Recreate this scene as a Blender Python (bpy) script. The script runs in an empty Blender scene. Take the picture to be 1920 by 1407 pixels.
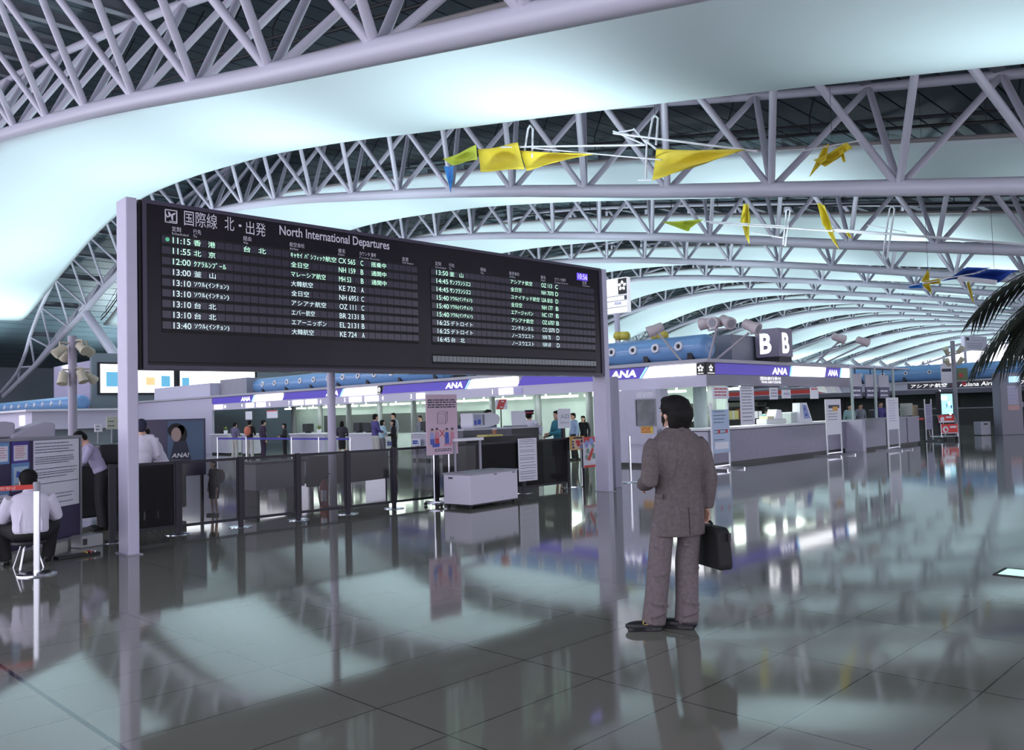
import bpy, bmesh, math, random
from mathutils import Vector, Matrix
random.seed(7)
SC = bpy.context.scene
COL = SC.collection
PI = math.pi
# ------------------------------------------------------------------ camera
H = 1.6                                   # eye height in metres
FPX, CX, CY = 1574.856, 960.0, 703.5      # focal length in pixels of the 1920 x 1407 frame
RW = ((0.70329314, -0.71033617, -0.02830698),
      (-0.01246333, -0.05213258, 0.9985624),
      (-0.71079071, -0.70192928, -0.04551764))   # world -> camera
cd = bpy.data.cameras.new('camera')
cam = bpy.data.objects.new('camera', cd)
COL.objects.link(cam)
M3 = Matrix(RW).transposed()
cam.matrix_world = Matrix.Translation((0, 0, H)) @ M3.to_4x4()
cd.sensor_width = 36.0
cd.lens = FPX / 1920.0 * 36.0
cd.clip_start, cd.clip_end = 0.05, 600
SC.camera = cam
SC.view_settings.view_transform = 'Standard'
SC.view_settings.look = 'None'
SC.view_settings.gamma = 1.0
SC.view_settings.use_curve_mapping = False
SC.view_settings.exposure = 0.58
# ------------------------------------------------------------------ world
W = bpy.data.worlds.new('daylight')
SC.world = W
W.use_nodes = True
W.node_tree.nodes['Background'].inputs[0].default_value = (0.84, 0.84, 1.0, 1)
W.node_tree.nodes['Background'].inputs[1].default_value = 1.75


def add_light(name, kind, loc, energy, color, aim=None, **kw):
    l = bpy.data.lights.new(name, kind)
    l.energy = energy
    l.color = color
    for k, v in kw.items():
        setattr(l, k, v)
    o = bpy.data.objects.new(name, l)
    COL.objects.link(o)
    o.location = loc
    if aim:
        o.rotation_euler = (Vector(aim) - Vector(loc)).to_track_quat('-Z', 'Y').to_euler()
    return o


# ------------------------------------------------------------------ unseen spots added in mid-air in every bay, aimed up to wash the fabric
UPC = (0.77, 0.94, 1.0)
for k in range(15):
    for y, e in ((4, 0.12), (16, 0.5), (29, 0.75), (43, 0.85), (57, 0.8), (70, 0.7), (82, 1.7)):
        x = 8.81 + 14.4 * (k + 0.5)
        add_light('uplight', 'SPOT', (x + 0.8, y, 4.3), 3000 * e, UPC, (x, y + 0.5, 14), shadow_soft_size=0.3, spot_size=2.25, spot_blend=0.8)


# ------------------------------------------------------------------ pixel helpers: a pixel of the frame meets a plane of the place
def ray(u, v):
    c = Vector(((u - CX) / FPX, -(v - CY) / FPX, -1.0))
    return M3 @ c


def on_floor(u, v, z=0.0):
    r = ray(u, v)
    t = (z - H) / r.z
    return r.x * t, r.y * t


def on_x(u, v, X):
    r = ray(u, v)
    t = X / r.x
    return r.y * t, H + r.z * t


def on_y(u, v, Y):
    r = ray(u, v)
    t = Y / r.y
    return r.x * t, H + r.z * t


# ------------------------------------------------------------------ materials
MATS = {}


def mat(name, col, rough=0.5, metal=0.0, emit=None, estr=0.0, spec=None, alpha=None, trans=None, noise=None, ior=None):
    if name in MATS:
        return MATS[name]
    m = bpy.data.materials.new(name)
    m.use_nodes = True
    nt = m.node_tree
    b = nt.nodes['Principled BSDF']
    b.inputs['Base Color'].default_value = (*col, 1)
    b.inputs['Roughness'].default_value = rough
    b.inputs['Metallic'].default_value = metal
    if emit:
        b.inputs['Emission Color'].default_value = (*emit, 1)
        b.inputs['Emission Strength'].default_value = estr
    if spec is not None:
        b.inputs['Specular IOR Level'].default_value = spec
    if ior:
        b.inputs['IOR'].default_value = ior
    if trans:
        b.inputs['Transmission Weight'].default_value = trans
    if alpha is not None:
        b.inputs['Alpha'].default_value = alpha
    if noise:                                  # (scale, amount): mottled tone of the material itself
        tc = nt.nodes.new('ShaderNodeTexCoord')
        n = nt.nodes.new('ShaderNodeTexNoise')
        n.inputs['Scale'].default_value = noise[0]
        n.inputs['Detail'].default_value = 4
        r = nt.nodes.new('ShaderNodeValToRGB')
        a = noise[1]
        r.color_ramp.elements[0].color = (*[c * (1 - a) for c in col], 1)
        r.color_ramp.elements[1].color = (*[min(1, c * (1 + a)) for c in col], 1)
        r.color_ramp.elements[0].position, r.color_ramp.elements[1].position = 0.3, 0.7
        nt.links.new(tc.outputs['Object'], n.inputs['Vector'])
        nt.links.new(n.outputs['Fac'], r.inputs['Fac'])
        nt.links.new(r.outputs['Color'], b.inputs['Base Color'])
    MATS[name] = m
    return m


STEEL = mat('white painted steel', (0.62, 0.60, 0.70), 0.35)
LILAC = mat('lilac grey painted metal', (0.50, 0.47, 0.60), 0.4, noise=(3, 0.04))
GREY = mat('mid grey panel', (0.30, 0.29, 0.34), 0.5, noise=(4, 0.05))
DARK = mat('charcoal metal', (0.03, 0.028, 0.034), 0.5, spec=0.3)
BLACK = mat('black', (0.012, 0.012, 0.014), 0.5)
WHITE = mat('white board', (0.80, 0.78, 0.84), 0.5)
CHROME = mat('brushed chrome', (0.75, 0.75, 0.80), 0.18, 1.0)
NAVY = mat('violet blue sign panel', (0.07, 0.05, 0.42), 0.4, emit=(0.09, 0.05, 0.5), estr=0.25)
LITWHITE = mat('lit white sign panel', (0.9, 0.9, 0.9), 0.4, emit=(0.97, 0.98, 1.0), estr=1.5)
LITTEXT = mat('lit white lettering', (0.9, 0.9, 0.9), 0.4, emit=(0.97, 0.98, 1.0), estr=1.1)
TUBELAMP = mat('fluorescent tube light', (0.9, 1, 0.9), 0.4, emit=(0.85, 1.0, 0.86), estr=5.0)
INK = mat('dark printing ink', (0.05, 0.05, 0.08), 0.6)
INKRED = mat('red printing ink', (0.55, 0.05, 0.06), 0.6)
INKBLUE = mat('blue printing ink', (0.05, 0.10, 0.45), 0.6)
RED = mat('red panel', (0.62, 0.04, 0.03), 0.45)
YELLOW = mat('yellow sheet', (0.75, 0.55, 0.05), 0.5)
PAPER = mat('white paper', (0.78, 0.76, 0.84), 0.7)
BLUEBELT = mat('blue belt webbing', (0.05, 0.04, 0.35), 0.6)
SKIN = mat('skin', (0.60, 0.36, 0.26), 0.5)
HAIR = mat('black hair', (0.008, 0.007, 0.007), 0.7, spec=0.2)


# ------------------------------------------------------------------ mesh helpers
class MB:
    def __init__(s):
        s.v, s.f, s.mi, s.m = [], [], [], 0

    def add(s, vs, fs):
        b = len(s.v)
        s.v += [tuple(p) for p in vs]
        for f in fs:
            s.f.append(tuple(b + i for i in f))
            s.mi.append(s.m)
        return s

    def box(s, x0, x1, y0, y1, z0, z1):
        v = [(x0, y0, z0), (x1, y0, z0), (x1, y1, z0), (x0, y1, z0), (x0, y0, z1), (x1, y0, z1), (x1, y1, z1), (x0, y1, z1)]
        return s.add(v, [(0, 3, 2, 1), (4, 5, 6, 7), (0, 1, 5, 4), (1, 2, 6, 5), (2, 3, 7, 6), (3, 0, 4, 7)])

    def obox(s, c, ax, ay, az):
        c, ax, ay, az = Vector(c), Vector(ax), Vector(ay), Vector(az)
        v = [c + ax * a + ay * b + az * d for d in (-1, 1) for a, b in ((-1, -1), (1, -1), (1, 1), (-1, 1))]
        return s.add(v, [(0, 3, 2, 1), (4, 5, 6, 7), (0, 1, 5, 4), (1, 2, 6, 5), (2, 3, 7, 6), (3, 0, 4, 7)])

    def bar(s, a, b, w, h, up=(0, 0, 1)):
        a, b = Vector(a), Vector(b)
        d = (b - a)
        L = d.length / 2
        d.normalize()
        u = Vector(up)
        sd = d.cross(u)
        if sd.length < 1e-4:
            sd = d.cross(Vector((1, 0, 0)))
        sd.normalize()
        u = sd.cross(d)
        return s.obox((a + b) / 2, d * L, sd * w / 2, u * h / 2)

    def tube(s, pts, r, n=8, cap=True, closed=False):
        pts = [Vector(p) for p in pts]
        k = len(pts)
        rs = r if isinstance(r, (list, tuple)) else [r] * k
        ref = None
        rings = []
        for i, p in enumerate(pts):
            if closed:
                t = pts[(i + 1) % k] - pts[i - 1]
            else:
                t = pts[min(i + 1, k - 1)] - pts[max(i - 1, 0)]
            t.normalize()
            if ref is None:
                ref = Vector((0, 0, 1)) if abs(t.z) < 0.9 else Vector((1, 0, 0))
            a = t.cross(ref)
            if a.length < 1e-5:
                a = t.cross(Vector((0, 1, 0)))
            a.normalize()
            b = a.cross(t)
            ref = b
            rings.append([p + (a * math.cos(q) + b * math.sin(q)) * rs[i] for q in [2 * PI * j / n for j in range(n)]])
        vs = [p for q in rings for p in q]
        fs = []
        for i in range(k if closed else k - 1):
            for j in range(n):
                a0, a1 = i * n + j, i * n + (j + 1) % n
                i2 = (i + 1) % k
                fs.append((a0, i2 * n + j, i2 * n + (j + 1) % n, a1))
        if cap and not closed:
            fs.append(tuple(range(n)))
            fs.append(tuple(reversed(range((k - 1) * n, k * n))))
        return s.add(vs, fs)

    def ell(s, c, r, nu=14, nv=9, R=None):
        c = Vector(c)
        r = r if isinstance(r, (list, tuple)) else (r, r, r)
        vs, fs = [], []
        for i in range(nv + 1):
            th = PI * i / nv
            for j in range(nu):
                ph = 2 * PI * j / nu
                p = Vector((r[0] * math.sin(th) * math.cos(ph), r[1] * math.sin(th) * math.sin(ph), r[2] * math.cos(th)))
                if R is not None:
                    p = R @ p
                vs.append(c + p)
        for i in range(nv):
            for j in range(nu):
                fs.append((i * nu + j, (i + 1) * nu + j, (i + 1) * nu + (j + 1) % nu, i * nu + (j + 1) % nu))
        return s.add(vs, fs)

    def lathe(s, prof, c=(0, 0, 0), n=20, axis=None):
        c = Vector(c)
        R = Matrix.Identity(3) if axis is None else Vector((0, 0, 1)).rotation_difference(Vector(axis)).to_matrix()
        vs, fs = [], []
        for r, z in prof:
            for j in range(n):
                q = 2 * PI * j / n
                vs.append(c + R @ Vector((r * math.cos(q), r * math.sin(q), z)))
        for i in range(len(prof) - 1):
            for j in range(n):
                fs.append((i * n + j, i * n + (j + 1) % n, (i + 1) * n + (j + 1) % n, (i + 1) * n + j))
        return s.add(vs, fs)

    def quad(s, a, b, c, d):
        return s.add([a, b, c, d], [(0, 1, 2, 3)])

    def prism(s, pts, vec):
        n = len(pts)
        vec = Vector(vec)
        vs = [Vector(p) for p in pts] + [Vector(p) + vec for p in pts]
        fs = [tuple(reversed(range(n))), tuple(range(n, 2 * n))] + [(i, (i + 1) % n, n + (i + 1) % n, n + i) for i in range(n)]
        return s.add(vs, fs)

    def sheet(s, rows, thick=0.0):
        """grid of points -> surface"""
        k, n = len(rows), len(rows[0])
        return s.add([p for r in rows for p in r], [(i * n + j, i * n + j + 1, (i + 1) * n + j + 1, (i + 1) * n + j) for i in range(k - 1) for j in range(n - 1)])

    def mesh(s, name, mats, smooth=None):
        me = bpy.data.meshes.new(name)
        me.from_pydata([tuple(p) for p in s.v], [], s.f)
        for m in (mats if isinstance(mats, (list, tuple)) else [mats]):
            me.materials.append(m)
        if isinstance(mats, (list, tuple)) and len(mats) > 1:
            me.polygons.foreach_set('material_index', s.mi)
        bm = bmesh.new()
        bm.from_mesh(me)
        bmesh.ops.recalc_face_normals(bm, faces=bm.faces)
        bm.to_mesh(me)
        bm.free()
        if smooth:
            me.polygons.foreach_set('use_smooth', [True] * len(me.polygons))
            me.set_sharp_from_angle(angle=math.radians(smooth))
        me.update()
        return me

    def build(s, name, mats, parent=None, smooth=None, bevel=0, loc=None):
        return link(name, s.mesh(name, mats, smooth), parent, bevel, loc)


def link(name, me, parent=None, bevel=0, loc=None):
    o = bpy.data.objects.new(name, me)
    COL.objects.link(o)
    if parent:
        o.parent = parent
    if bevel:
        md = o.modifiers.new('edge', 'BEVEL')
        md.width = bevel
        md.segments = 2
        md.limit_method = 'ANGLE'
    if loc:
        o.location = loc
    return o


def tag(o, label, cat, group=None, kind=None):
    o['label'] = label
    o['category'] = cat
    if group:
        o['group'] = group
    if kind:
        o['kind'] = kind
    return o


def thing(name, label, cat, loc=(0, 0, 0), rz=0.0, group=None):
    o = bpy.data.objects.new(name, None)
    o.empty_display_size = 0.1
    COL.objects.link(o)
    o.location = loc
    o.rotation_euler = (0, 0, rz)
    return tag(o, label, cat, group)


def struct(o, label=None):
    o['kind'] = 'structure'
    if label:
        o['label'] = label
    return o


def dup(root, loc, rz=None, label=None):
    r = root.copy()
    COL.objects.link(r)
    r.location = loc
    if rz is not None:
        r.rotation_euler = (0, 0, rz)
    if label:
        r['label'] = label
    for ch in list(root.children):
        c = ch.copy()
        COL.objects.link(c)
        c.parent = r
        for g in ch.children:
            d = g.copy()
            COL.objects.link(d)
            d.parent = c
    return r


def blend(mb, voxel, smooth=4, name='m', mats=None, parent=None, dec=None, fac=0.5):
    """fuse overlapping volumes into one continuous skin"""
    me = mb.mesh(name, mats)
    o = bpy.data.objects.new(name, me)
    COL.objects.link(o)
    r = o.modifiers.new('r', 'REMESH')
    r.mode = 'VOXEL'
    r.voxel_size = voxel
    sm = o.modifiers.new('s', 'SMOOTH')
    sm.factor = fac
    sm.iterations = smooth
    dg = bpy.context.evaluated_depsgraph_get()
    m2 = bpy.data.meshes.new_from_object(o.evaluated_get(dg))
    m2.name = name
    m2.materials.clear()
    for m in (mats if isinstance(mats, (list, tuple)) else [mats]):
        m2.materials.append(m)
    m2.polygons.foreach_set('use_smooth', [True] * len(m2.polygons))
    bpy.data.objects.remove(o)
    bpy.data.meshes.remove(me)
    return link(name, m2, parent)


TXT = {}


def text_mesh(s, bold=0.0):
    if (s, bold) not in TXT:
        c = bpy.data.curves.new('t', 'FONT')
        c.body = s
        c.size = 1
        c.resolution_u = 3
        c.offset = bold
        o = bpy.data.objects.new('t', c)
        COL.objects.link(o)
        dg = bpy.context.evaluated_depsgraph_get()
        m = bpy.data.meshes.new_from_object(o.evaluated_get(dg))
        vs = [v.co.to_2d() for v in m.vertices]
        fs = [tuple(p.vertices) for p in m.polygons]
        bpy.data.objects.remove(o)
        bpy.data.meshes.remove(m)
        x0, x1 = min(v.x for v in vs), max(v.x for v in vs)
        y0, y1 = min(v.y for v in vs), max(v.y for v in vs)
        TXT[s, bold] = (vs, fs, x0, x1, y0, y1)
    return TXT[s, bold]


def text(mb, s, o, u, v, w=None, h=None, slant=0.0, bold=0.0):
    """write s into mb: its box starts at o, runs w along u and h along v"""
    vs, fs, x0, x1, y0, y1 = text_mesh(s, bold)
    o, u, v = Vector(o), Vector(u), Vector(v)
    sx = w / (x1 - x0) if w else None
    sy = h / (y1 - y0) if h else None
    sx = sx or sy
    sy = sy or sx
    mb.add([o + u * ((p.x - x0) * sx + slant * (p.y - y0) * sy) + v * ((p.y - y0) * sy) for p in vs], fs)
    return mb


def lines(mb, o, u, v, w, rows, h=0.012, seed=0, fill=0.85):
    """rows of small print too small to read, as broken strokes: rows = heights from o"""
    rr = random.Random(seed)
    o, u, v = Vector(o), Vector(u), Vector(v)
    for z in rows:
        x = 0.0
        end = w * (fill + (1 - fill) * rr.random())
        while x < end:
            L = min(end - x, h * rr.uniform(1.0, 5.0))
            mb.quad(o + u * x + v * z, o + u * (x + L) + v * z, o + u * (x + L) + v * (z + h), o + u * x + v * (z + h))
            x += L + h * rr.uniform(0.3, 0.8)
    return mb
# ------------------------------------------------------------------ roof profile along Y: height of the upper side of the lower chord
PROF = [(-14, 4.3), (-6, 5.1), (0, 6.0), (4.5, 6.85), (8.16, 7.57), (11.82, 8.29), (15.47, 9.0), (18.98, 9.73), (22.61, 10.49), (26.17, 11.18), (29.77, 11.84),
        (33.32, 12.46), (36.93, 13.09), (40.52, 13.64), (44.12, 14.12), (47.76, 14.48), (51.17, 14.45), (54.73, 14.15), (58.35, 13.73),
        (61.88, 13.05), (65.57, 12.12), (69.2, 11.0), (73.3, 9.78), (78.0, 8.45), (82.5, 7.2), (87.5, 5.95), (93.4, 4.55)]
NODES = [p for p in PROF if p[0] > -7]


def interp(tab, y):
    if y <= tab[0][0]:
        a, b = tab[0], tab[1]
    elif y >= tab[-1][0]:
        a, b = tab[-2], tab[-1]
    else:
        for a, b in zip(tab, tab[1:]):
            if a[0] <= y <= b[0]:
                break
    t = (y - a[0]) / (b[0] - a[0])
    return a[1] + (b[1] - a[1]) * t


def zb(y):
    return interp(PROF, y)


def depth(y):       # height of the upper chords over the lower one
    return interp([(-20, 3.7), (10, 3.7), (45, 3.8), (55, 3.4), (67, 3.02), (71.2, 3.0), (75.3, 2.6), (79.5, 1.95), (83, 1.0), (86.5, 0.45), (94, 0.3)], y)


def half(y):        # half the distance between the two upper chords
    return interp([(-20, 3.2), (10, 3.05), (19, 2.35), (28, 2.15), (60, 2.1), (67.4, 1.88), (71.2, 1.74), (75.3, 1.48), (79.5, 1.08), (83, 0.66), (86.5, 0.4), (94, 0.25)], y)


X1, BAY = 8.81, 14.4
NT = 15
# ------------------------------------------------------------------ floor
fm = bpy.data.materials.new('polished grey floor tile')
fm.use_nodes = True
nt = fm.node_tree
bs = nt.nodes['Principled BSDF']
geo = nt.nodes.new('ShaderNodeNewGeometry')
sep = nt.nodes.new('ShaderNodeSeparateXYZ')
nt.links.new(geo.outputs['Position'], sep.inputs[0])


def mth(op, a, b=None, c=None):
    n = nt.nodes.new('ShaderNodeMath')
    n.operation = op
    for i, q in enumerate((a, b, c)):
        if q is None:
            continue
        if isinstance(q, (int, float)):
            n.inputs[i].default_value = q
        else:
            nt.links.new(q, n.inputs[i])
    return n.outputs[0]


def seam(axis, off, pitch, width):
    t = mth('DIVIDE', mth('SUBTRACT', axis, off), pitch)
    fr = mth('ABSOLUTE', mth('SUBTRACT', mth('FRACT', t), 0.5))
    return mth('GREATER_THAN', fr, 0.5 - width / pitch / 2), mth('FLOOR', t)


sx, ix = seam(sep.outputs[0], 1.62, 1.163, 0.011)
sy, iy = seam(sep.outputs[1], 1.49, 0.592, 0.009)
sj, _ = seam(sep.outputs[0], 1.62, 9.304, 0.03)
lines_f = mth('MAXIMUM', mth('MAXIMUM', mth('MULTIPLY', sx, 0.75), mth('MULTIPLY', sy, 0.8)), sj)
wn = nt.nodes.new('ShaderNodeTexWhiteNoise')
wn.noise_dimensions = '2D'
cmb = nt.nodes.new('ShaderNodeCombineXYZ')
nt.links.new(ix, cmb.inputs[0])
nt.links.new(iy, cmb.inputs[1])
nt.links.new(cmb.outputs[0], wn.inputs['Vector'])
sp = nt.nodes.new('ShaderNodeTexNoise')
sp.inputs['Scale'].default_value = 90
sp.inputs['Detail'].default_value = 3
nt.links.new(geo.outputs['Position'], sp.inputs['Vector'])
ton = mth('ADD', mth('MULTIPLY', wn.outputs['Value'], 0.10), mth('MULTIPLY', sp.outputs['Fac'], 0.25))
mx = nt.nodes.new('ShaderNodeMix')
mx.data_type = 'RGBA'
nt.links.new(ton, mx.inputs[0])
mx.inputs[6].default_value = (0.185, 0.188, 0.155, 1)
mx.inputs[7].default_value = (0.235, 0.238, 0.20, 1)
mx2 = nt.nodes.new('ShaderNodeMix')
mx2.data_type = 'RGBA'
nt.links.new(lines_f, mx2.inputs[0])
nt.links.new(mx.outputs[2], mx2.inputs[6])
mx2.inputs[7].default_value = (0.025, 0.027, 0.027, 1)
nt.links.new(mx2.outputs[2], bs.inputs['Base Color'])
bs.inputs['IOR'].default_value = 1.62
wv = nt.nodes.new('ShaderNodeTexNoise')
wv.inputs['Scale'].default_value = 1.3
wv.inputs['Detail'].default_value = 2
nt.links.new(geo.outputs['Position'], wv.inputs['Vector'])
bmp = nt.nodes.new('ShaderNodeBump')
bmp.inputs['Strength'].default_value = 0.03
bmp.inputs['Distance'].default_value = 0.02
nt.links.new(wv.outputs['Fac'], bmp.inputs['Height'])
nt.links.new(bmp.outputs[0], bs.inputs['Normal'])
nt.links.new(mth('ADD', mth('MULTIPLY', lines_f, 0.0), 0.065), bs.inputs['Roughness'])
struct(MB().box(-12, 255, -18, 110, -0.3, 0).build('floor', fm))

# ------------------------------------------------------------------ roof skin: long dark panels with seams along X
cm = mat('dark roof panel', (0.075, 0.105, 0.125), 0.5, noise=(0.6, 0.12))
mb = MB()
ys = [-14 + 1.19 * i for i in range(93)]


def zc(y):
    return zb(y) + interp([(-20, 3.7), (45, 3.8), (67, 3.6), (76, 3.6), (94, 3.0)], y) + 0.55


for a, b in zip(ys, ys[1:]):
    g = 0.04
    mb.box(-9, 245, a + g, b - g, 0, 0)
    for i in range(8):
        x, y, z = mb.v[-8 + i]
        yy = a + g if i % 4 in (0, 1) else b - g
        mb.v[-8 + i] = (x, y, zc(yy) + (0.12 if i >= 4 else 0))
struct(mb.build('ceiling', cm), 'dark curved roof panels above the white trusses')
mb = MB()
rows = [[(x, y, zc(y) + 0.25) for x in (-9, 245)] for y in ys]
mb.sheet(rows)
struct(mb.build('ceiling_backing', mat('roof void', (0.008, 0.008, 0.009), 0.9)), 'black void behind the roof panel gaps')

# ------------------------------------------------------------------ trusses
RAD = 0.23
ORD = ['first', 'second', 'third', 'fourth', 'fifth', 'sixth', 'seventh', 'eighth', 'ninth', 'tenth', 'eleventh', 'twelfth', 'thirteenth', 'fourteenth', 'fifteenth', 'sixteenth', 'seventeenth', 'eighteenth']


def zl(y):
    return zb(y) - RAD


tr = thing('roof_truss', 'white tubular roof truss nearest the camera, crossing the upper left corner', 'roof truss', (X1, 0, 0), 0, 'white roof trusses')
yy = [p for p in [-10 + 2.0 * i for i in range(53)] if p < 93.5]
MB().tube([(0, y, zl(y)) for y in yy], RAD, 16).build('bottom_chord', STEEL, tr, 60)
for s in (-1, 1):
    MB().tube([(s * half(y), y, zl(y) + depth(y)) for y in yy], 0.15, 10).build('top_chord', STEEL, tr, 60)
nod = [p[0] for p in NODES]
tops = [(a + b) / 2 for a, b in zip(nod, nod[1:])]
beam = mat('grey roof beam', (0.20, 0.21, 0.24), 0.6)
for t in tops:
    h, z = half(t), zl(t) + depth(t)
    if t < 84:
        m = MB().box(-h, h, t - 0.04, t + 0.04, z + 0.1, z + 0.5)
        m.box(-h, h, t - 0.16, t + 0.16, z + 0.06, z + 0.1)
        m.build('cross_beam', beam, tr)
for i, t in enumerate(tops):
    for y in (nod[i], nod[i + 1]):
        for s in (-1, 1):
            if t < 90:
                a, b = Vector((0, y, zl(y))), Vector((s * half(t), t, zl(t) + depth(t)))
                MB().tube([a, b], 0.105 if t < 60 else 0.085, 8).build('brace', STEEL, tr, 60)
# leaning leg under the far end
MB().tube([(0, 69.5, 10.3), (1.4, 62.6, 4.0)], [0.34, 0.42], 12).build('leg', STEEL, tr, 60)
trusses = [tr]
for k in range(1, NT):
    lab = 'white tubular roof truss, %s from the camera, behind the %s fabric band' % (ORD[k], ORD[k - 1])
    trusses.append(dup(tr, (X1 + BAY * k, 0, 0), None, lab))

# ------------------------------------------------------------------ white fabric bands between the trusses
FE = [(-9, 5.9), (-2, 7.3), (4, 8.55), (10, 9.7), (16, 10.8), (20, 11.5), (28, 12.95), (35, 14.0), (43, 14.75), (49, 15.0), (53.5, 14.75), (58.5, 13.9), (65, 12.15), (69, 11.05), (73.5, 9.8)]
HW = 3.75
SAG = 0.75
fabm = mat('white glass fibre fabric', (0.74, 0.85, 0.88), 0.6, spec=0.2)


def fz(y):
    return interp(FE, y)


fab = thing('fabric_band', 'broad white fabric band nearest the camera, sweeping across the top of the picture', 'fabric ceiling band', (X1 + BAY / 2, 0, 0), 0, 'white fabric ceiling bands')
ysf = [-9 + 1.5 * i for i in range(55)] + [73.5]
smooth_f = {}
for y in ysf:
    smooth_f[y] = sum(fz(max(-9, min(73.5, y + d))) for d in (-2, -1, 0, 1, 2)) / 5
def hwn(y, t):      # the band is a little wider towards the camera side at its high far part
    return interp([(-20, HW), (33, HW), (44, 5.3), (64, 5.3), (74, 4.4)], y) if t < 0 else HW


rows = [[(hwn(y, t) * t, y, smooth_f[y] - SAG * min(1, (74.5 - y) / 14) * (1 - t * t)) for t in [-1 + i / 10 for i in range(21)]] for y in ysf]
mb = MB()
mb.sheet(rows)
me = mb.build('membrane', fabm, fab, 80)
md = me.modifiers.new('thickness', 'SOLIDIFY')
md.thickness = 0.03
track = mat('taupe edge rail', (0.30, 0.27, 0.27), 0.5)
for s in (-1, 1):
    m = MB()
    m.tube([(s * (hwn(y, s) + 0.03), y, smooth_f[y] + 0.05) for y in ysf], 0.07, 8)
    m.build('edge_rail', track, fab, 60)
m = MB()
m.tube([(-(hwn(y, -1) + 0.25), y, smooth_f[y] + 0.42) for y in ysf], 0.045, 6)
m.build('light_track', BLACK, fab, 60)
m = MB()
m.tube([(-(hwn(y, -1) + 0.25), y, smooth_f[y] + 0.72) for y in ysf], 0.035, 6)
for y in ysf[::2]:
    m.tube([(-(hwn(y, -1) + 0.25), y, smooth_f[y] + 0.4), (-(hwn(y, -1) + 0.25), y, smooth_f[y] + 1.0), (-(HW - 0.6), y, zc(y))], 0.02, 5)
m.build('hanger_rods', DARK, fab)
for k in range(1, NT - 1):
    dup(fab, (X1 + BAY * (k + 0.5), 0, 0), None, 'white fabric band arching between the %s and %s trusses from the camera' % (ORD[k], ORD[k + 1]))

# ------------------------------------------------------------------ side wall beyond the counters and the glazed end gable
wallm = mat('grey blue wall panel', (0.17, 0.19, 0.23), 0.6, noise=(0.5, 0.08))
struct(MB().box(-12, 245, 95.2, 95.6, 0, 8.3).build('wall_left', wallm))
gm = mat('bright daylight glazing', (0.8, 0.8, 0.9), 0.2, emit=(0.92, 0.86, 1.0), estr=1.3)
gx = X1 + BAY * NT + 2
struct(MB().box(gx, gx + 0.3, -18, 96, 0, 3.2).build('wall_far', wallm))
mb = MB()
for i in range(22):
    y0, y1 = -14 + 5 * i, -14 + 5 * i + 5
    mb.prism([(gx, y0 + 0.3, 3.2), (gx, y1 - 0.3, 3.2), (gx, y1 - 0.3, zc(y1 - 0.3)), (gx, y0 + 0.3, zc(y0 + 0.3))], (0.1, 0, 0))
struct(mb.build('window_1', gm), 'bright glazed gable at the far end of the hall')
mb = MB()
for i in range(23):
    y = -14 + 5 * i
    mb.box(gx - 0.2, gx + 0.2, y - 0.3, y + 0.3, 0, zc(y))
struct(mb.build('window_1_mullions', STEEL), 'white mullions of the far glazed gable')

# ------------------------------------------------------------------ departure board between its two posts
BO = Vector((4.0, 10.58, 0))
BA = -0.0265
EX = Vector((math.cos(BA), math.sin(BA), 0))
EN = Vector((-math.sin(BA), math.cos(BA), 0))       # away from the viewer


def on_board(u, v, off=0.0):
    r = ray(u, v)
    t = (EN.dot(BO - Vector((0, 0, H))) + off) / EN.dot(r)
    p = Vector((0, 0, H)) + r * t
    return (p - BO).dot(EX), p.z


post = thing('sign_post', 'lilac square steel post carrying the left end of the departure board', 'post', BO, BA, 'departure board posts')
MB().box(0, 0.135, 0.0, 0.34, 0, 4.42).build('shaft', LILAC, post, bevel=0.012)
m = MB()
m.box(-0.03, 0.165, -0.03, 0.37, 0, 0.012)
m.build('foot_plate', GREY, post)
m = MB()
for z in (2.45, 4.15):
    m.box(0.135, 0.2, 0.1, 0.24, z - 0.12, z + 0.12)
m.build('bracket', GREY, post)
rx = on_board(1139.7, 923.5)[0]
post2 = dup(post, BO + EX * 9.1, BA, 'lilac square steel post carrying the right end of the departure board')
for o in list(post2.children):
    if o.name.startswith('bracket'):
        bpy.data.objects.remove(o)
BL, BR, BZ0, BZ1 = 0.2, 9.06, 2.28, 4.42
board = thing('departure_board', 'long dark flight departure board with green and white rows between two posts', 'departure board', BO, BA)
bmat = mat('dark violet brown board', (0.016, 0.012, 0.018), 0.25, spec=0.16, noise=(1.2, 0.12))
frm = mat('board edge trim', (0.06, 0.05, 0.08), 0.35, spec=0.3)
m = MB()
m.box(BL, BR, 0.02, 0.32, BZ0, BZ1)
m.build('cabinet', bmat, board, bevel=0.01)
m = MB()
for z in (BZ0, BZ1 - 0.05):
    m.box(BL, BR, 0.0, 0.02, z, z + 0.05)
for x in (BL, BR - 0.05):
    m.box(x, x + 0.05, 0.0, 0.02, BZ0 + 0.05, BZ1 - 0.05)
m.build('edge_trim', frm, board)
gap = MB()
gap.box(BL - 0.03, BL, 0.06, 0.3, BZ0, BZ1)
gap.build('side_spacer', BLACK, board)
LET = mat('white board lettering', (0.75, 0.72, 0.80), 0.5)
LED = mat('pale green lit flap lettering', (0.5, 0.8, 0.6), 0.5, emit=(0.45, 0.85, 0.62), estr=0.75)
LEDW = mat('pale lit flap lettering', (0.6, 0.75, 0.75), 0.5, emit=(0.62, 0.82, 0.82), estr=0.6)
FU, FV = Vector((1, 0, 0)), Vector((0, 0, 1))


def btext(mb, s, u0, u1, v, h, y=0.012, dz=0.0, bold=0.012):
    x0, z = on_board(u0, v)
    x1, _ = on_board(u1, v + (u1 - u0) * 0.12)
    return text(mb, s, (x0, y, z + dz), FU, FV, x1 - x0, h, 0, bold)


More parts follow.
